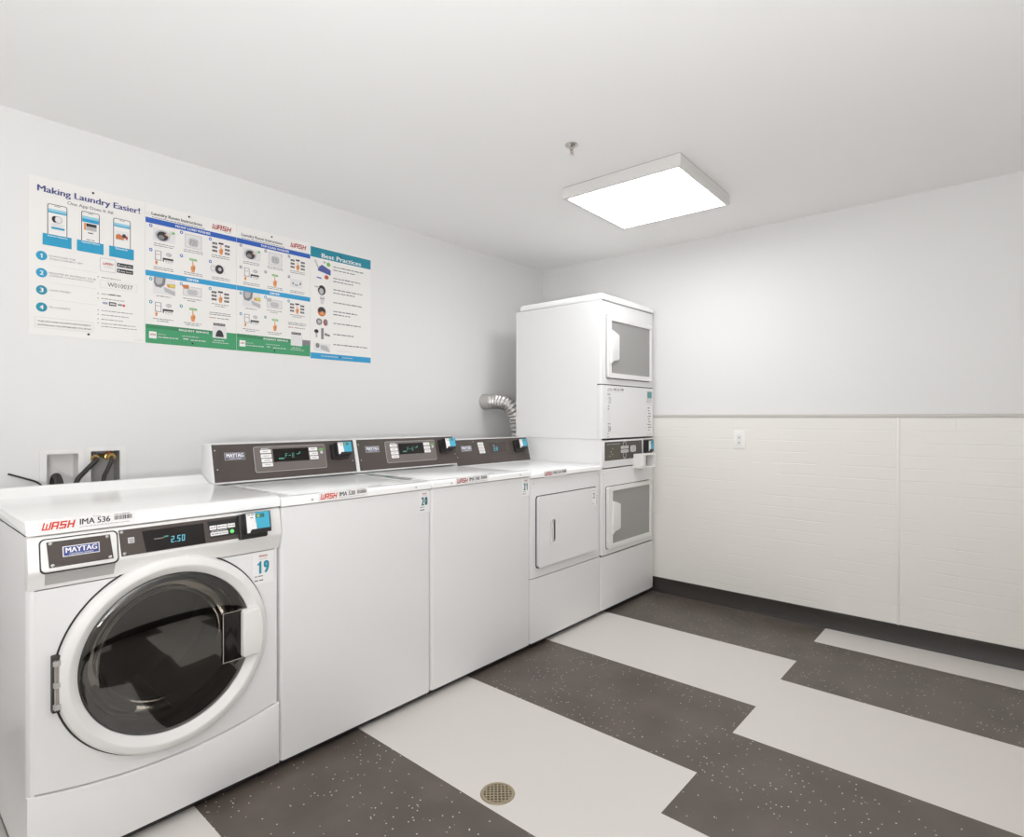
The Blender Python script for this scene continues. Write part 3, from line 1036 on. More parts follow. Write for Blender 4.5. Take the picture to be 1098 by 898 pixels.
def single_dryer():
    x0 = 2.058
    t = thing('front_load_dryer', (x0 + 0.343, 0.35, 0), 'white single dryer with a plain solid door, between washer 21 and the stacked dryers', 'dryer')
    b = MB()
    b.vbox(x0 + 0.004, x0 + 0.682, 0.002, 0.69, 0.374, 0.902, ENAMEL, 0.010, 4)
    b.build('cabinet', t)
    b = MB()
    b.box(x0 + 0.010, x0 + 0.676, 0.012, 0.685, 0.364, 0.378, GASKET_SHADE)  # dark filler painting the shade in the seam above the base
    b.build('panel_gap', t)
    b = MB()
    b.vbox(x0 + 0.003, x0 + 0.684, -0.001, 0.69, 0.033, 0.370, ENAMEL, 0.010, 4)
    b.build('base_panel', t)
    b = MB()
    b.xprism([(0.02, 0.906), (-0.006, 0.906), (-0.009, 0.909), (-0.009, 0.927), (-0.004, 0.933), (0.004, 0.935), (0.545, 0.936), (0.690, 0.937), (0.690, 0.906)], x0 + 0.0012, x0 + 0.6848, ENAMEL_LIT, 0.005, 3)
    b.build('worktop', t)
    # door
    b = MB()
    b.prism(rrect(x0 + 0.048, x0 + 0.637, 0.421, 0.809, 0.018), -0.0015, 0.003, GASKET_SHADE)
    b.build('door_seal', t)
    hx0, hx1, hz0, hz1 = x0 + 0.166, x0 + 0.198, 0.548, 0.672
    b = MB()
    b.holed(rrect(x0 + 0.053, x0 + 0.632, 0.427, 0.805, 0.016), rrect(hx0, hx1, hz0, hz1, 0.014), -0.017, 0.0, ENAMEL, 0.009)
    d = b.build('door', t)
    b = MB()
    b.holed(rrect(hx0 - 0.012, hx1 + 0.012, hz0 - 0.014, hz1 + 0.014, 0.018), rrect(hx0, hx1, hz0, hz1, 0.014), -0.0205, -0.016, PLASTIC, 0.018)
    b.quad(hx0 - 0.004, hx1 + 0.004, hz0 - 0.004, hz1 + 0.004, -0.009, PLASTIC)
    b.box(hx0 + 0.012, hx0 + 0.022, -0.0165, -0.008, hz0 + 0.012, hz1 - 0.030, PLASTIC, 0.003)
    b.build('door_handle', d)
    for z in (0.49, 0.74):
        MB().box(x0 + 0.632, x0 + 0.641, -0.012, 0.0, z - 0.032, z + 0.032, GREYPL, 0.003).build('door_hinge', d)
    screws(t, None, [(x0 + 0.031, 0.877), (x0 + 0.662, 0.877)], 0.002, 0.004, GREYPL)
    b = MB()
    b.box(x0 + 0.566, x0 + 0.602, -0.0178, -0.017, 0.700, 0.797, LABEL)
    y = -0.0182
    b.greek(x0 + 0.570, x0 + 0.597, 0.788, 0.004, y, INKG, 1)
    b.text('22', x0 + 0.571, x0 + 0.596, 0.742, 0.776, y, INKG, 0.01)
    b.greek(x0 + 0.570, x0 + 0.582, 0.720, 0.004, y, INKG, 2)
    b.greek(x0 + 0.570, x0 + 0.582, 0.707, 0.006, y, INKG, 3)
    b.box(x0 + 0.607, x0 + 0.624, -0.0178, -0.017, 0.700, 0.765, LABEL)
    for k in range(6):
        b.greek(x0 + 0.609, x0 + 0.622, 0.706 + 0.0095 * k, 0.004, y, INKG, 10 + k)
    b.build('number_tag', d)
    asset_strip(t, x0 + 0.114, 0.9115, -0.0092, 'IMA 541', 0.98, RED2)
    c, fr, Z = console(t, x0, x0 + 0.686, 0.938, 1.092, x0 + 0.004, x0 + 0.682)
    maytag_badge(c, fr, x0 + 0.055, x0 + 0.141, Z(1.023), Z(1.055), -0.0022, False)
    screws(c, fr, [(x0 + u, Z(z)) for u, z in ((0.018, 1.068), (0.014, 0.990), (0.165, 1.080), (0.668, 1.066), (0.672, 0.990))], -0.0022, 0.0034)
    b = MB(); b.frame = fr
    b.prism(rrect(x0 + 0.190, x0 + 0.505, Z(0.985), Z(1.080), 0.008), -0.0032, -0.002, DARK, 0.0006, 1)
    b.quad(x0 + 0.30, x0 + 0.46, Z(1.002), Z(1.068), -0.0036, mat('display_smoke', (66, 59, 56), 0.25))
    segs(b, 'EA', x0 + 0.338, Z(1.014), 0.014, 0.026, -0.0042, SEGM)
    b.greek(x0 + 0.336, x0 + 0.352, Z(1.046), 0.005, -0.0042, LABELG, 2)
    bz = b.build('control_bezel', c)
    for k in range(4):
        b = MB(); b.frame = fr
        u = x0 + 0.199 + 0.002 * (3 - k)
        za = 1.005 + 0.0172 * k
        b.prism(rrect(u, u + 0.050, Z(za), Z(za + 0.0155), 0.002, 2), -0.0050, -0.0032, LABEL, 0.0006, 1)
        b.greek(u + 0.010, u + 0.040, Z(za + 0.006), 0.003, -0.0055, INKG, k)
        b.build('button', c)
    card_reader(t, fr, x0 + 0.543, x0 + 0.623, Z(1.014), Z(1.075), 0.050)
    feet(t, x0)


single_dryer()


# ------------------------------------------------------------------ stacked dryers in the corner
def stacked_dryer():
    x0 = 2.744
    t = thing('stacked_dryer', (x0 + 0.343, 0.35, 0), 'tall white double dryer stack with two window doors, in the corner by the right wall', 'dryer')
    XA, XB = x0 + 0.008, x0 + 0.684

    def shell(name, xa, xb, z0, z1, ya=0.0, yb=0.69):
        b = MB()
        vs = [(xa, ya + 0.010, z0), (xa, yb, z0), (xb, yb, z0), (xb, ya + 0.010, z0), (xa, ya + 0.010, z1), (xa, yb, z1), (xb, yb, z1), (xb, ya + 0.010, z1)]
        fs = [(0, 1, 5, 4), (1, 2, 6, 5), (2, 3, 7, 6), (0, 3, 2, 1), (4, 5, 6, 7)]
        b.raw(vs, fs, ENAMEL)
        for s, xe in ((1, xa), (-1, xb)):
            pts = [(xe + s * 0.010 * (1 - math.cos(R(18 * i))), ya + 0.010 * (1 - math.sin(R(18 * i)))) for i in range(6)]
            vs = []
            for p in pts:
                vs += [(p[0], p[1], z0), (p[0], p[1], z1)]
            b.raw(vs, [(2 * i, 2 * i + 2, 2 * i + 3, 2 * i + 1) for i in range(5)], ENAMEL)
        return b.build(name, t)
    # lower dryer
    shell('lower_cabinet', XA, XB, 0.374, 1.091)
    b = MB()
    b.vbox(x0 + 0.002, x0 + 0.684, -0.001, 0.69, 0.033, 0.362, ENAMEL, 0.008, 4)
    b.build('base_panel', t)
    MB().box(XA + 0.008, XB - 0.008, 0.012, 0.685, 0.358, 0.378, GASKET_SHADE).build('panel_gap', t)  # shade of the base seam, put in as a dark filler
    gx0, gx1 = x0 + 0.113, x0 + 0.606
    b = MB()
    b.holed([(XA + 0.010, 0.370), (XB - 0.010, 0.370), (XB - 0.010, 0.906), (XA + 0.010, 0.906)], rrect(gx0 + 0.012, gx1 - 0.012, 0.447, 0.752, 0.03), 0.0, 0.010, ENAMEL, 0.05)
    b.build('lower_front', t)
    drum_behind(t, x0 + 0.36, 0.60, 0.05, DRUMG)
    window_door(t, x0 + 0.062, x0 + 0.624, 0.408, 0.792, gx0, gx1, 0.433, 0.766, PLASTIC)
    # fascia with keypad and reader between the two dryers
    b = MB()
    b.prism([(XA + 0.008, 0.912), (XB - 0.002, 0.912), (XB - 0.002, 1.085), (XA + 0.008, 1.085)], -0.003, 0.010, ENAMEL, 0.003)
    f = b.build('keypad_fascia', t)
    b = MB()
    b.prism([(x0 + 0.043, 0.957), (x0 + 0.520, 0.957), (x0 + 0.514, 1.074), (x0 + 0.043, 1.074)], -0.0045, -0.003, DARK, 0.0006, 1)
    kp = b.build('keypad_plate', f)
    b = MB()
    y = -0.0050
    b.quad(x0 + 0.060, x0 + 0.225, 0.965, 1.062, y, mat('keypad_olive', (82, 77, 62), 0.35))
    b.greek(x0 + 0.062, x0 + 0.225, 1.058, 0.004, y - 0.0004, INKL, 2)
    for u, z in ((0.135, 1.030), (0.115, 1.010), (0.13, 0.995), (0.10, 0.985)):
        b.disc(x0 + u, z, 0.004, 0.004, y - 0.0004, LABELG, 8)
    for z, s in ((1.052, 1), (0.983, -1)):
        b.ringflat(x0 + 0.283, z, 0.017, 0.021, y, LABELG, 18)
    b.build('keypad_print', f)
    for z0, z1 in ((1.024, 1.043), (0.999, 1.018)):
        b = MB()
        b.prism(rrect(x0 + 0.236, x0 + 0.332, z0, z1, 0.003, 2), -0.0065, -0.0045, LABELG, 0.0006, 1)
        b.greek(x0 + 0.25, x0 + 0.318, (z0 + z1) / 2 - 0.002, 0.004, -0.007, INKG, 3)
        b.build('button', f)
    b = MB()
    b.prism(rrect(x0 + 0.358, x0 + 0.430, 1.000, 1.042, 0.012, 4), -0.0065, -0.0045, LABELG, 0.0006, 1)
    for k in range(3):
        b.greek(x0 + 0.370, x0 + 0.418, 1.009 + 0.0105 * k, 0.004, -0.007, INKG, k)
    b.build('start_button', f)
    b = MB()
    b.prism([(x0 + 0.536, 0.985), (x0 + 0.672, 0.985), (x0 + 0.672, 1.076), (x0 + 0.536, 1.076)], -0.006, -0.003, BLACKPL, 0.001, 1)
    b.build('reader_plate', f)
    card_reader(t, Matrix.Translation((0, -0.006, 0)), x0 + 0.560, x0 + 0.638, 0.994, 1.070, 0.026)
    # open white coin guard standing out below the reader
    b = MB()
    gx, gy, za, zb = (x0 + 0.400, x0 + 0.588), -0.070, 0.890, 0.984
    b.box(gx[0], gx[0] + 0.052, gy, 0.0, za, zb, PLASTIC, 0.003)
    b.box(gx[1] - 0.010, gx[1], gy, 0.0, za, zb, PLASTIC, 0.003)
    b.box(gx[0] + 0.048, gx[1] - 0.005, gy, 0.0, zb - 0.010, zb, PLASTIC, 0.003)
    b.box(gx[0] + 0.048, gx[1] - 0.005, gy, 0.0, za, za + 0.010, PLASTIC, 0.003)
    b.box(gx[0] + 0.048, gx[1] - 0.005, -0.012, -0.003, za, zb, GREYPL)
    b.build('coin_guard', t)
    screws(t, None, [(x0 + 0.030, 0.872), (x0 + 0.022, 0.893)], 0.0, 0.004, GREYPL)
    # service panel, wrapping a little way round the side
    b = MB()
    b.vbox(x0 + 0.004, x0 + 0.683, -0.006, 0.030, 1.097, 1.430, ENAMEL, 0.008, 4)
    sp = b.build('service_panel', t)
    MB().box(x0 + 0.0055, x0 + 0.678, -0.001, 0.0285, 1.4285, 1.4365, GASKET_SHADE).build('service_gap', t)  # dark strip painting the shaded seam above the service panel
    y = -0.0071
    asset_strip(t, x0 + 0.066, 1.394, -0.0062, 'IMA 542', 1.0, INKL)
    b = MB()
    b.text('23', x0 + 0.080, x0 + 0.112, 1.318, 1.356, y, INKL, 0.02)
    for k, (u0, u1, z, hh) in enumerate(((0.070, 0.102, 1.370, 0.006), (0.072, 0.088, 1.296, 0.007), (0.072, 0.088, 1.278, 0.007), (0.098, 0.120, 1.278, 0.024))):
        b.greek(x0 + u0, x0 + u1, z, hh, y, INKG, k)
    b.build('upper_number_tag', sp)
    b = MB()
    b.text('24', x0 + 0.076, x0 + 0.108, 1.140, 1.174, y, INKG, 0.02)
    for k, (u0, u1, z, hh) in enumerate(((0.072, 0.104, 1.186, 0.006), (0.068, 0.084, 1.122, 0.006), (0.068, 0.084, 1.106, 0.006), (0.090, 0.114, 1.106, 0.024))):
        b.greek(x0 + u0, x0 + u1, z, hh, y, INKG, k)
    b.build('lower_number_tag', sp)
    b = MB()
    b.box(x0 + 0.580, x0 + 0.656, y, -0.006, 1.330, 1.412, LABELG)
    b.quad(x0 + 0.590, x0 + 0.650, 1.362, 1.406, y - 0.0004, mat('faded_teal', (96, 156, 156), 0.5))
    b.build('guide_sticker', sp)
    b = MB()
    b.box(x0 + 0.586, x0 + 0.660, y, -0.006, 1.120, 1.306, LABEL)
    for k in range(9):
        b.greek(x0 + 0.590 + 0.006 * (k % 3), x0 + 0.622 + 0.008 * (k % 4), 1.290 - 0.019 * k, 0.007, y - 0.0004, INKG, 20 + k)
    b.build('warning_sticker', sp)
    # upper dryer
    shell('upper_cabinet', x0 + 0.006, XB, 1.092, 1.957)
    gx0, gx1 = x0 + 0.098, x0 + 0.611
    b = MB()
    b.holed([(XA + 0.010, 1.437), (XB - 0.010, 1.437), (XB - 0.010, 1.955), (XA + 0.010, 1.955)], rrect(gx0 + 0.012, gx1 - 0.012, 1.522, 1.825, 0.03), 0.0, 0.010, ENAMEL, 0.05)
    b.build('upper_front', t)
    drum_behind(t, x0 + 0.36, 1.675, 0.05, DRUMG)
    window_door(t, x0 + 0.066, x0 + 0.630, 1.478, 1.869, gx0, gx1, 1.508, 1.838, PLASTIC)
    b = MB()
    b.xprism([(0.655, 1.960), (-0.004, 1.960), (-0.010, 1.963), (-0.010, 1.988), (-0.004, 1.997), (0.010, 2.000), (0.64, 2.000), (0.655, 1.990)], x0 + 0.006, x0 + 0.684, ENAMEL_LIT, 0.008, 3)
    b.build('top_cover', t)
    MB().box(x0 + 0.014, x0 + 0.676, 0.006, 0.66, 1.954, 1.964, GASKET_SHADE).build('top_gap', t)  # shade under the top cover, put in as a dark slab
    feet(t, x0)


stacked_dryer()

# ------------------------------------------------------------------ dryer vent duct
t = thing('vent_duct', (2.765, YB, 1.343), 'silver flexible vent duct running from the wall down behind the stacked dryers', 'duct')
MB().lathe([(0.058, 0.0), (0.058, -0.004), (0.0535, -0.006), (0.0535, -0.085), (0.050, -0.087), (0.050, 0.0)], (2.765, YB, 1.343), FOIL, 'y', 32).build('wall_collar', t)
b = MB()
path = [(2.765, YB - 0.075, 1.343), (2.767, YB - 0.14, 1.343), (2.778, YB - 0.205, 1.328), (2.805, YB - 0.242, 1.278), (2.84, YB - 0.248, 1.205), (2.865, YB - 0.248, 1.10), (2.87, YB - 0.245, 0.98), (2.86, YB - 0.240, 0.84), (2.83, YB - 0.240, 0.76), (2.82, 0.75, 0.70), (2.82, 0.715, 0.69), (2.82, 0.6925, 0.69)]
b.tube(path, lambda s: 0.0505 + 0.0042 * math.sin(s * 2 * math.pi * 34), FOIL, 24, 40)
b.build('flexible_hose', t)


# ------------------------------------------------------------------ utility boxes, hoses, cord
def utility_box(i, label, brass):
    x0, x1, z0, z1 = HOLES[i]
    t = thing('utility_box', ((x0 + x1) / 2, YB, z0), label, 'utility box')
    b = MB()
    m = PLASTIC if not brass else GREYPL
    d = 0.085
    b.raw([(x0, YB, z0), (x1, YB, z0), (x1, YB, z1), (x0, YB, z1), (x0, YB + d, z0), (x1, YB + d, z0), (x1, YB + d, z1), (x0, YB + d, z1)],
          [(0, 1, 5, 4), (1, 2, 6, 5), (2, 3, 7, 6), (3, 0, 4, 7), (4, 5, 6, 7)], m)
    b.build('box_body', t)
    MB().holed(rrect(x0 - 0.022, x1 + 0.022, z0 - 0.022, z1 + 0.016, 0.004, 3), rrect(x0, x1, z0, z1, 0.002, 2), YB - 0.004, YB - 0.0002, PLASTIC, 0.004).build('trim_frame', t)
    return t


utility_box(0, 'white sunken drain box in the wall above the front-loading washer, left of the valve box', False)
vb = utility_box(1, 'white sunken water valve box with two brass taps in the wall above the front-loading washer', True)
for x, z in ((0.385, 1.056), (0.443, 1.060)):
    b = MB()
    b.lathe([(0.001, 0.085), (0.011, 0.085), (0.011, 0.045), (0.016, 0.043), (0.016, 0.030), (0.010, 0.028), (0.010, 0.006), (0.016, 0.004), (0.016, -0.010), (0.001, -0.010)], (x, YB - 0.0, z), BRASS, 'y', 16)
    b.tube([(x, YB + 0.03, z), (x, YB + 0.03, z + 0.022)], 0.006, BRASS, 10, 0)
    v = b.build('valve', vb)
    MB().box(x - 0.012, x + 0.012, YB + 0.024, YB + 0.036, z + 0.014, z + 0.021, mat_once() if x < 0.4 else RED2, 0.002).build('valve_lever', v)
MB().tube([(0.37 + 0.02, YB + 0.06, 1.064), (0.46, YB + 0.06, 1.066)], 0.006, BRASS, 8, 0).build('valve_pipe', vb)


def hose(pts, r, label, name='inlet_hose', cat='hose', loc=None):
    b = MB()
    b.tube(pts, r, RUBBER, 12, 8)
    o = b.build(name, None, loc=pts[0] if loc is None else loc)
    return tag(o, label, cat)


hose([(0.385, YB - 0.010, 1.055), (0.383, YB - 0.03, 1.050), (0.345, YB - 0.045, 1.012), (0.312, YB - 0.055, 0.970), (0.298, YB - 0.09, 0.90), (0.297, 0.80, 0.82), (0.297, 0.74, 0.79), (0.297, 0.702, 0.785)], 0.0095,
     'thick black rubber hose on the left brass tap, slanting left across the wall')
hose([(0.443, YB - 0.010, 1.058), (0.441, YB - 0.024, 1.050), (0.425, YB - 0.03, 1.012), (0.408, YB - 0.035, 0.965), (0.406, YB - 0.08, 0.87), (0.406, 0.80, 0.82), (0.406, 0.74, 0.79), (0.406, 0.702, 0.785)], 0.008,
     'thinner black rubber hose on the right brass tap, hanging down inside the valve box')
hose([(0.256, 1.055, 0.93), (0.256, 1.052, 0.968), (0.256, 1.03, 0.988), (0.256, 0.99, 0.985), (0.256, 0.94, 0.94), (0.256, 0.85, 0.80), (0.256, 0.76, 0.55), (0.256, 0.73, 0.50), (0.256, 0.702, 0.495)], 0.014,
     'black drain hose hooked into the left drain box, only its bend showing', 'drain_hose')
hose([(0.105, YB - 0.004, 1.012), (0.150, YB - 0.006, 0.993), (0.195, YB - 0.01, 0.970), (0.215, YB - 0.04, 0.93), (0.215, 0.85, 0.80), (0.215, 0.78, 0.55), (0.215, 0.74, 0.40), (0.215, 0.702, 0.38)], 0.0035,
     'thin black cord slanting down the wall behind the front-loading washer', 'power_cord', 'cord')

# ------------------------------------------------------------------ outlet on the wainscot
t = thing('wall_outlet', (XR - 0.007, -0.5945, 1.03), 'small white outlet cover plate on the beige wainscot, right of the stacked dryers', 'outlet')
fo = Matrix.Translation((XR - 0.007, -0.5945, 1.086)) @ Matrix.Rotation(R(-90), 4, 'Z')
b = MB(); b.frame = fo
b.prism(rrect(-0.036, 0.036, -0.0575, 0.0575, 0.004), -0.0065, 0.0, OUTLET, 0.003, 2)
b.build('cover_plate', t)
b = MB(); b.frame = fo
b.prism(rrect(-0.0165, 0.0165, -0.034, 0.034, 0.003), -0.0085, -0.006, PLASTIC, 0.001, 1)
b.build('receptacle', t)
b = MB(); b.frame = fo
for z in (0.013, -0.019):
    b.quad(-0.004, 0.004, z - 0.004, z + 0.004, -0.0089, INKG)
b.build('slots', t)

# ------------------------------------------------------------------ floor drain
cx, cy = 1.095, -0.650
t = thing('floor_drain', (cx, cy, 0), 'round brass floor drain grate set in the white floor strip', 'drain')
MB().lathe([(0.046, 0.0005), (0.046, 0.003), (0.050, 0.004), (0.055, 0.003), (0.057, 0.0005)], (cx, cy, 0), DRAINM, 'z', 48).build('drain_rim', t)
MB().lathe([(0.0005, 0.0006), (0.047, 0.0006)], (cx, cy, 0), GASKET_SHADE, 'z', 32).build('drain_well', t)  # flat dark disc standing in for the shaded hole
b = MB()
rr = 0.0465
b.frame = Matrix.Translation((cx, cy, 0)) @ Matrix.Rotation(R(-47), 4, 'Z')
for k in range(-3, 4):
    o_ = k * 0.0122
    hl = math.sqrt(rr * rr - o_ * o_)
    b.box(o_ - 0.0023, o_ + 0.0023, -hl, hl, 0.0008, 0.0030, DRAINM)
    b.box(-hl, hl, o_ - 0.0023, o_ + 0.0023, 0.0008, 0.0029, DRAINM)
b.build('drain_grate', t)


# ------------------------------------------------------------------ instruction posters on the back wall
PY = YB - 0.0015                                     # face of the boards


class Art:
    """print on a poster; u runs right, v up from the lower left of the board"""

    def __init__(self, ox, oz, sheet=None):
        self.b = MB()
        self.b.frame = Matrix.Translation((ox, 0, oz))
        self.k = 0
        if sheet:
            self.b.quad(*sheet, PY - 0.0002, PAPER)

    def y(self, n=1):
        return PY - 0.0003 - 0.00035 * n

    def r(self, u0, u1, v0, v1, m, n=1):
        self.b.quad(u0, u1, v0, v1, self.y(n), m)

    def p(self, pts, m, n=1):
        self.b.flat(pts, self.y(n), m)

    def d(self, u, v, rx, rz, m, n=1, seg=18):
        self.b.disc(u, v, rx, rz, self.y(n), m, seg)

    def t(self, s, u0, u1, v0, v1, m, bold=0.0, n=2):
        self.b.text(s, u0, u1, v0, v1, self.y(n), m, bold)

    def g(self, u0, u1, v, h, m=INKG, n=1):
        self.k += 1
        self.b.greek(u0, u1, v, h, self.y(n), m, self.k)

    def hand(self, u, v, s, n=3):
        """a pointing hand, finger up"""
        pts = [(-.30, -1), (.34, -1), (.46, -.45), (.52, .05), (.30, .28), (.10, .20), (.08, .92), (-.08, 1.0), (-.16, .9), (-.14, .10), (-.42, .02), (-.52, -.35)]
        self.p([(u + a * s * .75, v + c * s) for a, c in pts], SKIN, n)
        self.p([(u + a * s * .75, v + c * s) for a, c in ((-.05, -.6), (.38, -.45), (.42, -.1), (.0, -.15))], SKIN2, n + 1)

    def frame(self, u0, u1, v0, v1, t, m, n=1):
        self.b.frameflat(u0, u1, v0, v1, t, self.y(n), m)


def poster(name, x0, x1, z0, z1, label, screws):
    t = thing('instruction_poster', ((x0 + x1) / 2, YB, z0), label, 'poster', 'laundry instruction posters on the back wall')
    b = MB()
    b.box(x0, x1, PY, YB - 0.0002, z0, z1, PAPER)
    b.build('board', t)
    for x, z in screws:
        b = MB()
        b.lathe([(0.0005, -0.003), (0.003, -0.0028), (0.0046, -0.0008), (0.0046, 0.0)], (x, PY - 0.001, z), INK, 'y', 12)
        b.build('screw', t)
    return t


def washer_pic(a, u, v, w, h, n=1):
    """open washer drum with an arm loading it"""
    a.r(u, u + w, v, v + h, PICBG, n)
    a.d(u + w * .42, v + h * .48, w * .34, h * .44, INKL, n + 1)
    a.d(u + w * .42, v + h * .45, w * .25, h * .36, INK, n + 2)
    a.d(u + w * .36, v + h * .34, w * .14, h * .18, INKG, n + 3)
    a.p([(u + w * .5, v + h * .62), (u + w * .62, v + h * .5), (u + w * 1.0, v + h * .82), (u + w * .9, v + h)], LABELG, n + 4)
    a.p([(u + w * .5, v + h * .62), (u + w * .62, v + h * .5), (u + w * .66, v + h * .58), (u + w * .56, v + h * .68)], SKIN, n + 5)
    a.d(u + w * .9, v + h * .84, w * .07, h * .09, LEAF, n + 5, 10)


def panel_pic(a, u, v, w, h, rows=3, n=1):
    a.r(u, u + w, v, v + h, PICBG, n)
    a.frame(u, u + w, v, v + h, w * .03, INKL, n + 1)
    a.d(u + w * .5, v + h * .45, w * .33, h * .36, LABELG, n + 1)
    for k in range(rows * 2):
        a.g(u + w * .26, u + w * .74, v + h * (.2 + .5 * k / (rows * 2)), h * .045, INKG, n + 2)


def buttons_pic(a, u, v, w, h, n=1):
    for c in (0, 2):
        for r_ in range(3):
            zz = v + h * (.72 - .31 * r_) + (h * .04 if c == 0 else 0)
            a.r(u + w * .36 * c, u + w * (.36 * c + .28), zz, zz + h * .17, INK, n)
            a.g(u + w * (.36 * c + .05), u + w * (.36 * c + .24), zz + h * .06, h * .05, INKL, n + 1)
    a.r(u + w * .36, u + w * .64, v + h * .86, v + h, INK, n)
    a.hand(u + w * .5, v + h * .42, h * .42, n + 2)


def phone_pic(a, u, v, w, h, n=1):
    a.frame(u + w * .15, u + w * .42, v + h * .3, v + h, w * .025, mat_once(), n)
    a.g(u + w * .19, u + w * .38, v + h * .72, h * .04, RED2, n + 1)
    a.hand(u + w * .20, v + h * .2, h * .22, n + 2)
    a.d(u + w * .74, v + h * .84, w * .13, h * .14, INKL, n)
    a.g(u + w * .65, u + w * .83, v + h * .82, h * .04, LABEL, n + 1)
    a.r(u + w * .48, u + w * .94, v + h * .42, v + h * .56, INK, n)
    a.r(u + w * .48, u + w * .53, v + h * .26, v + h * .44, INK, n)
    a.g(u + w * .58, u + w * .92, v + h * .32, h * .05, INKG, n)
    a.g(u + w * .58, u + w * .9, v + h * .20, h * .04, INKL, n)


def start_pic(a, u, v, w, h, n=1):
    a.r(u + w * .3, u + w * .72, v + h * .84, v + h, LEAF, n)
    a.t('START', u + w * .34, u + w * .68, v + h * .885, v + h * .955, LABEL, 0.02, n + 1)
    a.hand(u + w * .5, v + h * .42, h * .42, n + 1)


# --- first poster: getting the app
x0, z0 = 0.169, 1.565
t = poster('app', x0 - 0.002, x0 + 0.401, z0 - 0.004, z0 + 0.627, 'leftmost poster, headed Making Laundry Easier!, with three drawn phones', [(x0 + 0.210, z0 + 0.612), (x0 + 0.194, z0 + 0.014)])
a = Art(x0, z0, (-0.001, 0.400, -0.003, 0.626))
a.t('Making Laundry Easier!', 0.025, 0.383, 0.5615, 0.5945, TITLE, 0.022)
a.t('One App Does It All', 0.122, 0.281, 0.536, 0.5535, INKG, 0.01)
for k, (u0, u1) in enumerate(((0.057, 0.122), (0.169, 0.233), (0.282, 0.347))):
    a.p(rrect(u0, u1, 0.395, 0.528, 0.008, 4), INK, 1)
    a.b.flat(rrect(u0 + 0.0025, u1 - 0.0025, 0.395, 0.5255, 0.006, 4), a.y(2), PAPER)
    a.r(u0 + 0.022, u1 - 0.022, 0.520, 0.5225, INKG, 3)
    a.r(u0 + 0.003, u1 - 0.003, 0.483 if k == 1 else 0.492, 0.508, SKY if k else PTEAL, 3)
    a.r(u0 + 0.003, u1 - 0.003, 0.497, 0.508, mat('screen_pale_blue_%d' % k, (140, 196, 216), 0.6), 4)
    ub, wb, hb = (((0.042, 0.094, 0.0465)), (0.154, 0.093, 0.046), (0.267, 0.092, 0.046))[k]
    a.r(ub, ub + wb, 0.358, 0.358 + hb, PTEAL, 4)
    a.t(('Remote Payment', 'Payment History', 'Rewards')[k], ub + (0.016 if k < 2 else 0.024), ub + wb - (0.013 if k < 2 else 0.024), 0.3935, 0.401, LABEL, 0.02, 5)
    for q in range(3):
        a.g(ub + 0.014, ub + wb - 0.012, 0.382 - 0.008 * q, 0.0022, SKY, 5)
# first phone: washer and button
a.d(0.081, 0.468, 0.010, 0.013, INK, 4); a.d(0.092, 0.468, 0.014, 0.015, INKL, 4); a.d(0.092, 0.468, 0.011, 0.012, PICBG, 5)
a.r(0.070, 0.110, 0.436, 0.452, PICBG, 4); a.r(0.070, 0.113, 0.428, 0.436, PTEAL, 5)
# second: statement
a.r(0.178, 0.185, 0.450, 0.479, SKIN, 4); a.r(0.186, 0.222, 0.466, 0.479, INK, 4); a.r(0.186, 0.222, 0.450, 0.465, INKL, 4)
a.g(0.192, 0.212, 0.438, 0.004, INK, 4); a.g(0.186, 0.215, 0.409, 0.004, INKG, 4)
# third: photograph of folded laundry
a.r(0.291, 0.337, 0.436, 0.474, PICBG, 4)
a.p([(0.291, 0.438), (0.322, 0.438), (0.318, 0.456), (0.302, 0.462), (0.291, 0.455)], SKIN2, 5); a.d(0.322, 0.456, 0.007, 0.009, INK, 6); a.d(0.331, 0.450, 0.005, 0.008, RED2, 6)
steps = [('1', 0.3125, ('DOWNLOAD THE', 'WASH-CONNECT APP'), (0.085, 0.110)), ('2', 0.2440, ('REGISTER BY ENTERING YOUR', 'UNIQUE LOCATION CODE'), (0.157, 0.148)), ('3', 0.1750, ('LOAD MONEY',), (0.071,)), ('4', 0.1065, ('DO LAUNDRY',), (0.070,))]
for s, v, lines, ws in steps:
    a.d(0.039, v, 0.0178, 0.0185, PTEAL if s in '12' else TEAL, 1, 28)
    if s == '1':
        a.p([(0.0375, v - 0.0085), (0.0415, v - 0.0085), (0.0415, v + 0.0085), (0.0390, v + 0.0085), (0.0345, v + 0.005), (0.0345, v + 0.002), (0.0375, v + 0.004)], LABEL, 3)
    else:
        a.t(s, 0.033, 0.045, v - 0.0085, v + 0.0085, LABEL, 0.03, 3)
    for q, s2 in enumerate(lines):
        a.t(s2, 0.063, 0.063 + ws[q], v + 0.0005 - 0.011 * q, v + 0.0075 - 0.011 * q, INKG, 0.0)
    if s != '1':
        a.r(0.063, 0.222, v + 0.034, v + 0.0346, INKL, 1)
a.frame(0.018, 0.211, 0.024, 0.066, 0.0008, INKL)
a.t('THIS MACHINE ACCEPTS APP PAYMENT', 0.026, 0.203, 0.0475, 0.0535, INK, 0.01)
a.t('DOWNLOAD THE APP BEFORE YOU BEGIN', 0.026, 0.203, 0.0325, 0.0385, INK, 0.01)
a.frame(0.235, 0.291, 0.289, 0.346, 0.001, INKG)
wash_logo(a.b, 0.245, 0.283, 0.318, 0.328, a.y(2), RED2)
a.g(0.247, 0.281, 0.308, 0.003, INKL)
for v, s in ((0.3185, 'Google Play'), (0.2935, 'App Store')):
    a.r(0.296, 0.3565, v, v + 0.0175, INK)
    a.t(s, 0.309, 0.352, v + 0.004, v + 0.0105, LABEL, 0.01)
    a.d(0.303, v + 0.0085, 0.003, 0.005, LABELG, 2, 8)
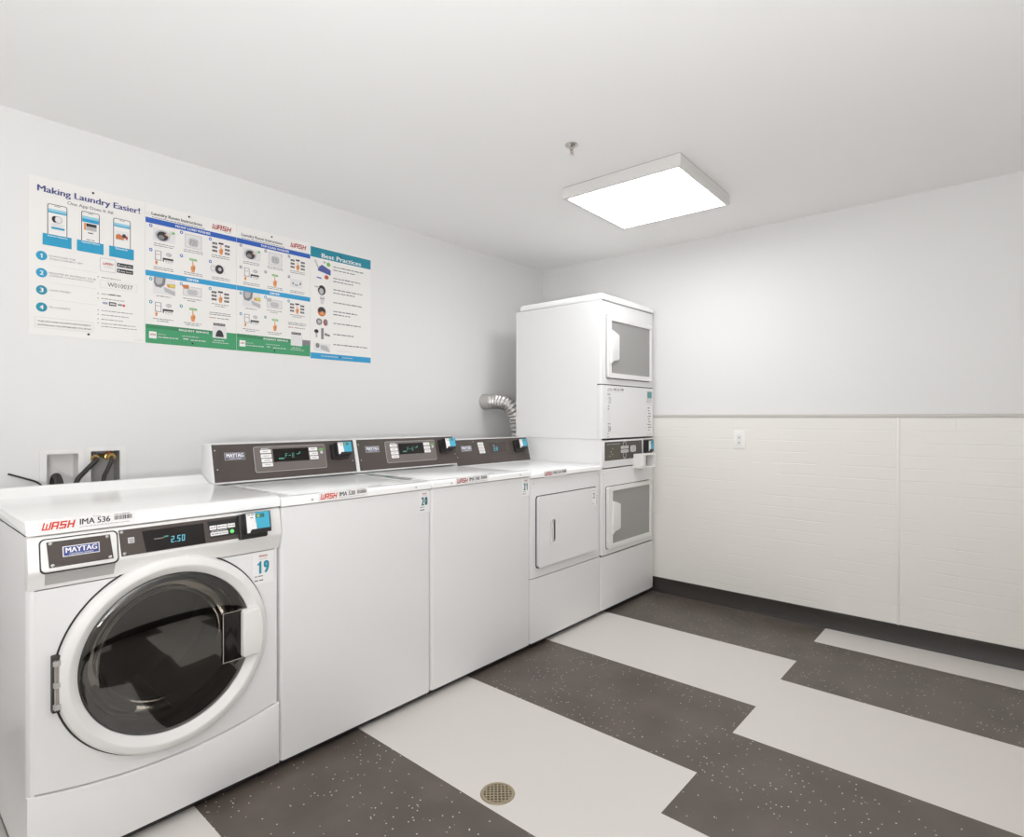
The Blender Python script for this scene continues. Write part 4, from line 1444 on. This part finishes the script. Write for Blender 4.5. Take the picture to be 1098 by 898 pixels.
for v, w_ in ((0.262, 0.087), (0.192, 0.083), (0.172, 0.098), (0.121, 0.128), (0.103, 0.116), (0.084, 0.09), (0.066, 0.138)):
    a.d(0.2275, v, 0.002, 0.002, INK, 1, 8)
    a.g(0.239, 0.227 + w_, v - 0.0015, 0.0032, INKG)
a.g(0.268, 0.310, 0.1905, 0.005, INK)
a.g(0.239, 0.375, 0.0520, 0.003, INKG)
a.frame(0.235, 0.372, 0.219, 0.2515, 0.0007, INKL)
a.t('W010037', 0.2615, 0.3545, 0.2265, 0.2445, INK, 0.0)
a.t('VISA', 0.2425, 0.262, 0.149, 0.1585, NAVY, 0.02); a.r(0.2665, 0.293, 0.1455, 0.1615, INK); a.r(0.2695, 0.290, 0.150, 0.157, LABELG, 2)
a.g(0.299, 0.316, 0.150, 0.008, INKG); a.d(0.3215, 0.1525, 0.0045, 0.006, RED, 2, 12)
a.r(0.36, 0.395, 0.0075, 0.0085, INKL)
a.b.build('printed_artwork', t)


# --- second and third posters: washer and dryer steps
def steps_poster(x0, z0, label, washer, heading):
    t = poster('steps', x0 - 0.0005, x0 + 0.4000, z0 - 0.002, z0 + 0.627, label, [(x0 + 0.181, z0 + 0.610), (x0 + 0.196, z0 + 0.015)])
    a = Art(x0, z0, (0.0, 0.3995, -0.001, 0.626))
    a.t('Laundry Room Instructions', 0.024, 0.239, 0.5745, 0.5935, INK, 0.015)
    a.g(0.026, 0.255, 0.5685, 0.0035, INKG)
    wash_logo(a.b, 0.286, 0.376, 0.5815, 0.6055, a.y(2), RED2)
    a.g(0.345, 0.372, 0.575, 0.002, INKL)
    a.r(0.0, 0.3995, 0.5405, 0.5645, BLUE)
    a.t(heading, 0.122, 0.277, 0.5470, 0.5575, LABEL, 0.03)
    a.r(0.0, 0.3995, 0.3025, 0.3265, SKY)
    a.t('DRYER', 0.172, 0.224, 0.3085, 0.3195, LABEL, 0.03)
    ring = BLUE if washer else mat_once()
    # washer steps: two rows of three
    for k, (u, v) in enumerate(((0.021, 0.530), (0.148, 0.529), (0.276, 0.528), (0.021, 0.421), (0.148, 0.420), (0.276, 0.419))):
        a.d(u, v, 0.0068, 0.0078, ring, 1); a.d(u, v, 0.003, 0.004, LABEL, 2, 10)
    for k, (u, v) in enumerate(((0.021, 0.290), (0.147, 0.289), (0.275, 0.288), (0.021, 0.186), (0.147, 0.185))):
        a.d(u, v, 0.0068, 0.0078, TEAL if k != 1 else SKY, 1); a.d(u, v, 0.003, 0.004, LABEL, 2, 10)
    washer_pic(a, 0.030, 0.466, 0.092, 0.058)
    panel_pic(a, 0.163, 0.464, 0.074, 0.064)
    buttons_pic(a, 0.285, 0.462, 0.082, 0.058)
    phone_pic(a, 0.024, 0.360, 0.095, 0.062)
    start_pic(a, 0.158, 0.352, 0.080, 0.064)
    if washer:
        a.r(0.278, 0.346, 0.368, 0.409, PICBG); a.d(0.318, 0.388, 0.020, 0.022, INK, 2); a.d(0.320, 0.389, 0.008, 0.009, INKL, 3); a.b.ringflat(0.288, 0.388, 0.010, 0.013, a.y(2), INKL, 16)
    else:
        a.r(0.283, 0.352, 0.366, 0.412, PICBG); a.r(0.296, 0.302, 0.382, 0.392, INK, 2); a.r(0.338, 0.344, 0.384, 0.398, INK, 2); a.g(0.308, 0.332, 0.378, 0.006, INKG, 2)
    for u in (0.033, 0.158, 0.283):
        for v in (0.4525, 0.4435, 0.3455, 0.337):
            a.g(u, u + 0.084, v, 0.0036, INKG)
    # dryer steps
    a.r(0.029, 0.121, 0.226, 0.302, PICBG)
    a.p([(0.034, 0.302), (0.082, 0.302), (0.078, 0.272), (0.062, 0.256), (0.040, 0.258), (0.033, 0.275)], INKG, 2)
    a.p([(0.040, 0.300), (0.070, 0.300), (0.066, 0.276), (0.050, 0.268), (0.040, 0.276)], INKL, 3)
    a.p([(0.072, 0.262), (0.121, 0.246), (0.121, 0.226), (0.078, 0.240)], INKL, 2)
    a.p([(0.084, 0.276), (0.121, 0.280), (0.121, 0.262), (0.090, 0.262)], SKIN, 3)
    a.p([(0.096, 0.275), (0.118, 0.277), (0.118, 0.266), (0.100, 0.266)], mat_lime(), 4)
    panel_pic(a, 0.155, 0.237, 0.082, 0.044, 2)
    a.p([(0.147, 0.284), (0.178, 0.288), (0.180, 0.270), (0.160, 0.268)], SKIN2 if washer else INKL, 4)
    buttons_pic(a, 0.282, 0.226, 0.082, 0.056)
    phone_pic(a, 0.024, 0.126, 0.095, 0.062)
    start_pic(a, 0.158, 0.118, 0.080, 0.064)
    for u, v, w_ in ((0.043, 0.2155, 0.06), (0.155, 0.222, 0.08), (0.172, 0.213, 0.04), (0.282, 0.2155, 0.084), (0.298, 0.206, 0.05), (0.030, 0.111, 0.084), (0.046, 0.102, 0.05), (0.158, 0.108, 0.078), (0.166, 0.0995, 0.06)):
        a.g(u, u + w_, v, 0.0036, INKG)
    for v, w_ in ((0.172, 0.105), (0.163, 0.10), (0.147, 0.03)):
        a.g(0.272, 0.272 + w_, v, 0.004, RED2 if v == 0.147 else INKG)
    a.g(0.308, 0.368, 0.147, 0.004, INKG)
    # service band
    a.r(0.0, 0.3995, 0.0, 0.0835, GREEN)
    a.r(0.0, 0.283, 0.0665, 0.0845, GREEND, 2)
    a.t('REQUEST SERVICE', 0.137, 0.270, 0.0665, 0.0765, LABEL, 0.03, 3)
    a.r(0.290, 0.345, 0.112, 0.124, INK, 2); a.g(0.294, 0.341, 0.116, 0.004, INKL, 3)
    a.r(0.286, 0.352, 0.052, 0.108, PICBG, 3)
    if washer:
        a.p([(0.300 + 0.019 + 0.019 * math.cos(R(q)), 0.058 + 0.034 * math.sin(R(q))) for q in range(0, 181, 15)], INK, 4)
    else:
        a.r(0.352, 0.3995, 0.060, 0.088, INKG, 3)
    a.r(0.014, 0.044, 0.022, 0.053, LABEL, 3); wash_logo(a.b, 0.018, 0.041, 0.036, 0.043, a.y(4), RED2)
    a.t('SERVICE', 0.049, 0.082, 0.040, 0.046, LABELG, 0.0, 3)
    for u, v, w_, h_ in ((0.049, 0.028, 0.088, 0.0045), (0.155, 0.030, 0.026, 0.006), (0.188, 0.028, 0.07, 0.0045), (0.15, 0.044, 0.075, 0.003), (0.292, 0.038, 0.05, 0.004), (0.285, 0.028, 0.078, 0.0035)):
        a.g(u, u + w_, v, h_, LABELG, 3)
    a.b.build('printed_artwork', t)


steps_poster(0.5735, 1.565, 'poster second from the left, Laundry Room Instructions for the front load washer', True, 'FRONT LOAD WASHER')
steps_poster(0.9745, 1.565, 'poster second from the right, Laundry Room Instructions for the top load washer', False, 'TOP LOAD WASHER')

# --- fourth poster: best practices
x0, z0 = 1.3765, 1.565
t = poster('tips', x0, x0 + 0.394, z0 - 0.008, z0 + 0.612, 'rightmost poster, headed Best Practices in a teal band', [(x0 + 0.186, z0 + 0.592), (x0 + 0.186, z0 + 0.010)])
a = Art(x0, z0, (0.0, 0.394, -0.007, 0.611))
h4 = Art(x0, z0)
h4.r(0.0, 0.394, 0.556, 0.612, mat('poster_deep_teal', (24, 132, 152), 0.55))
h4.t('Best Practices', 0.067, 0.326, 0.5625, 0.5865, LABEL, 0.025)
h4.b.build('header_band', t)
tips = [(0.5235, 0.21, 2), (0.456 + 0.04, 0.18, 2), (0.4555, 0.19, 2), (0.391, 0.20, 1), (0.319, 0.195, 1), (0.2705, 0.155, 2), (0.2, 0.19, 1), (0.1375, 0.132, 1), (0.0785, 0.23, 1)]
for k, (v, w_, n) in enumerate([(0.521, 0.211, 2), (0.456, 0.187, 2), (0.391, 0.203, 2), (0.318, 0.196, 1), (0.267, 0.158, 2), (0.199, 0.190, 1), (0.136, 0.134, 1), (0.078, 0.231, 1)]):
    for q in range(n):
        a.g(0.141, 0.141 + w_ * (1.0 if q == 0 else 0.7), v - 0.018 * q, 0.0065, INKG)
# little pictures down the left
a.p([(0.043, 0.486), (0.124, 0.470), (0.124, 0.500), (0.070, 0.522), (0.048, 0.505)], mat('drawn_denim', (78, 88, 150), 0.6)); a.p([(0.022, 0.540), (0.030, 0.543), (0.052, 0.500), (0.044, 0.496)], INKL, 2); a.d(0.110, 0.530, 0.012, 0.012, LEAF, 2); a.d(0.085, 0.538, 0.01, 0.006, INKL, 2)
a.r(0.036, 0.066, 0.442, 0.450, INKL); a.p([(0.036, 0.446), (0.066, 0.440), (0.066, 0.447), (0.038, 0.450)], BLUE, 2); a.d(0.098, 0.456, 0.014, 0.012, SKIN2, 1); a.d(0.098, 0.456, 0.008, 0.007, RED2, 2)
a.d(0.068, 0.378, 0.024, 0.028, INK); a.d(0.066, 0.372, 0.014, 0.017, INKL, 2); a.p([(0.022, 0.392), (0.052, 0.386), (0.052, 0.396), (0.024, 0.398)], INKL, 3)
a.p([(0.055, 0.345), (0.087, 0.345), (0.078, 0.300), (0.062, 0.300)], LABELG); a.r(0.057, 0.085, 0.330, 0.334, INKG, 2)
a.d(0.068, 0.258, 0.026, 0.027, SKIN2); a.d(0.068, 0.266, 0.023, 0.018, INK, 2); a.d(0.070, 0.250, 0.012, 0.010, SKIN, 3)
a.d(0.052, 0.200, 0.019, 0.019, INKG); a.d(0.052, 0.200, 0.010, 0.010, INKL, 2); a.d(0.092, 0.200, 0.014, 0.019, RED2); a.d(0.096, 0.202, 0.009, 0.015, INKG, 2)
a.d(0.035, 0.145, 0.013, 0.011, INK); a.r(0.030, 0.041, 0.110, 0.140, INKL); a.r(0.064, 0.080, 0.104, 0.166, INKG); a.p([(0.086, 0.142), (0.120, 0.132), (0.120, 0.122), (0.086, 0.126)], INKG)
a.r(0.020, 0.122, 0.036, 0.080, PICBG); a.d(0.042, 0.066, 0.012, 0.014, INKG, 2); a.p([(0.060, 0.072), (0.100, 0.068), (0.122, 0.034), (0.100, 0.036), (0.062, 0.048)], INKL, 2)
h4 = Art(x0, z0)
h4.r(0.0, 0.394, -0.008, 0.0245, SKY)
h4.g(0.064, 0.170, 0.008, 0.004, LABELG, 2); h4.g(0.196, 0.268, 0.008, 0.003, LABELG, 2)
h4.b.build('footer_band', t)
a.g(0.165, 0.262, 0.044, 0.002, INKL)
a.b.build('printed_artwork', t)
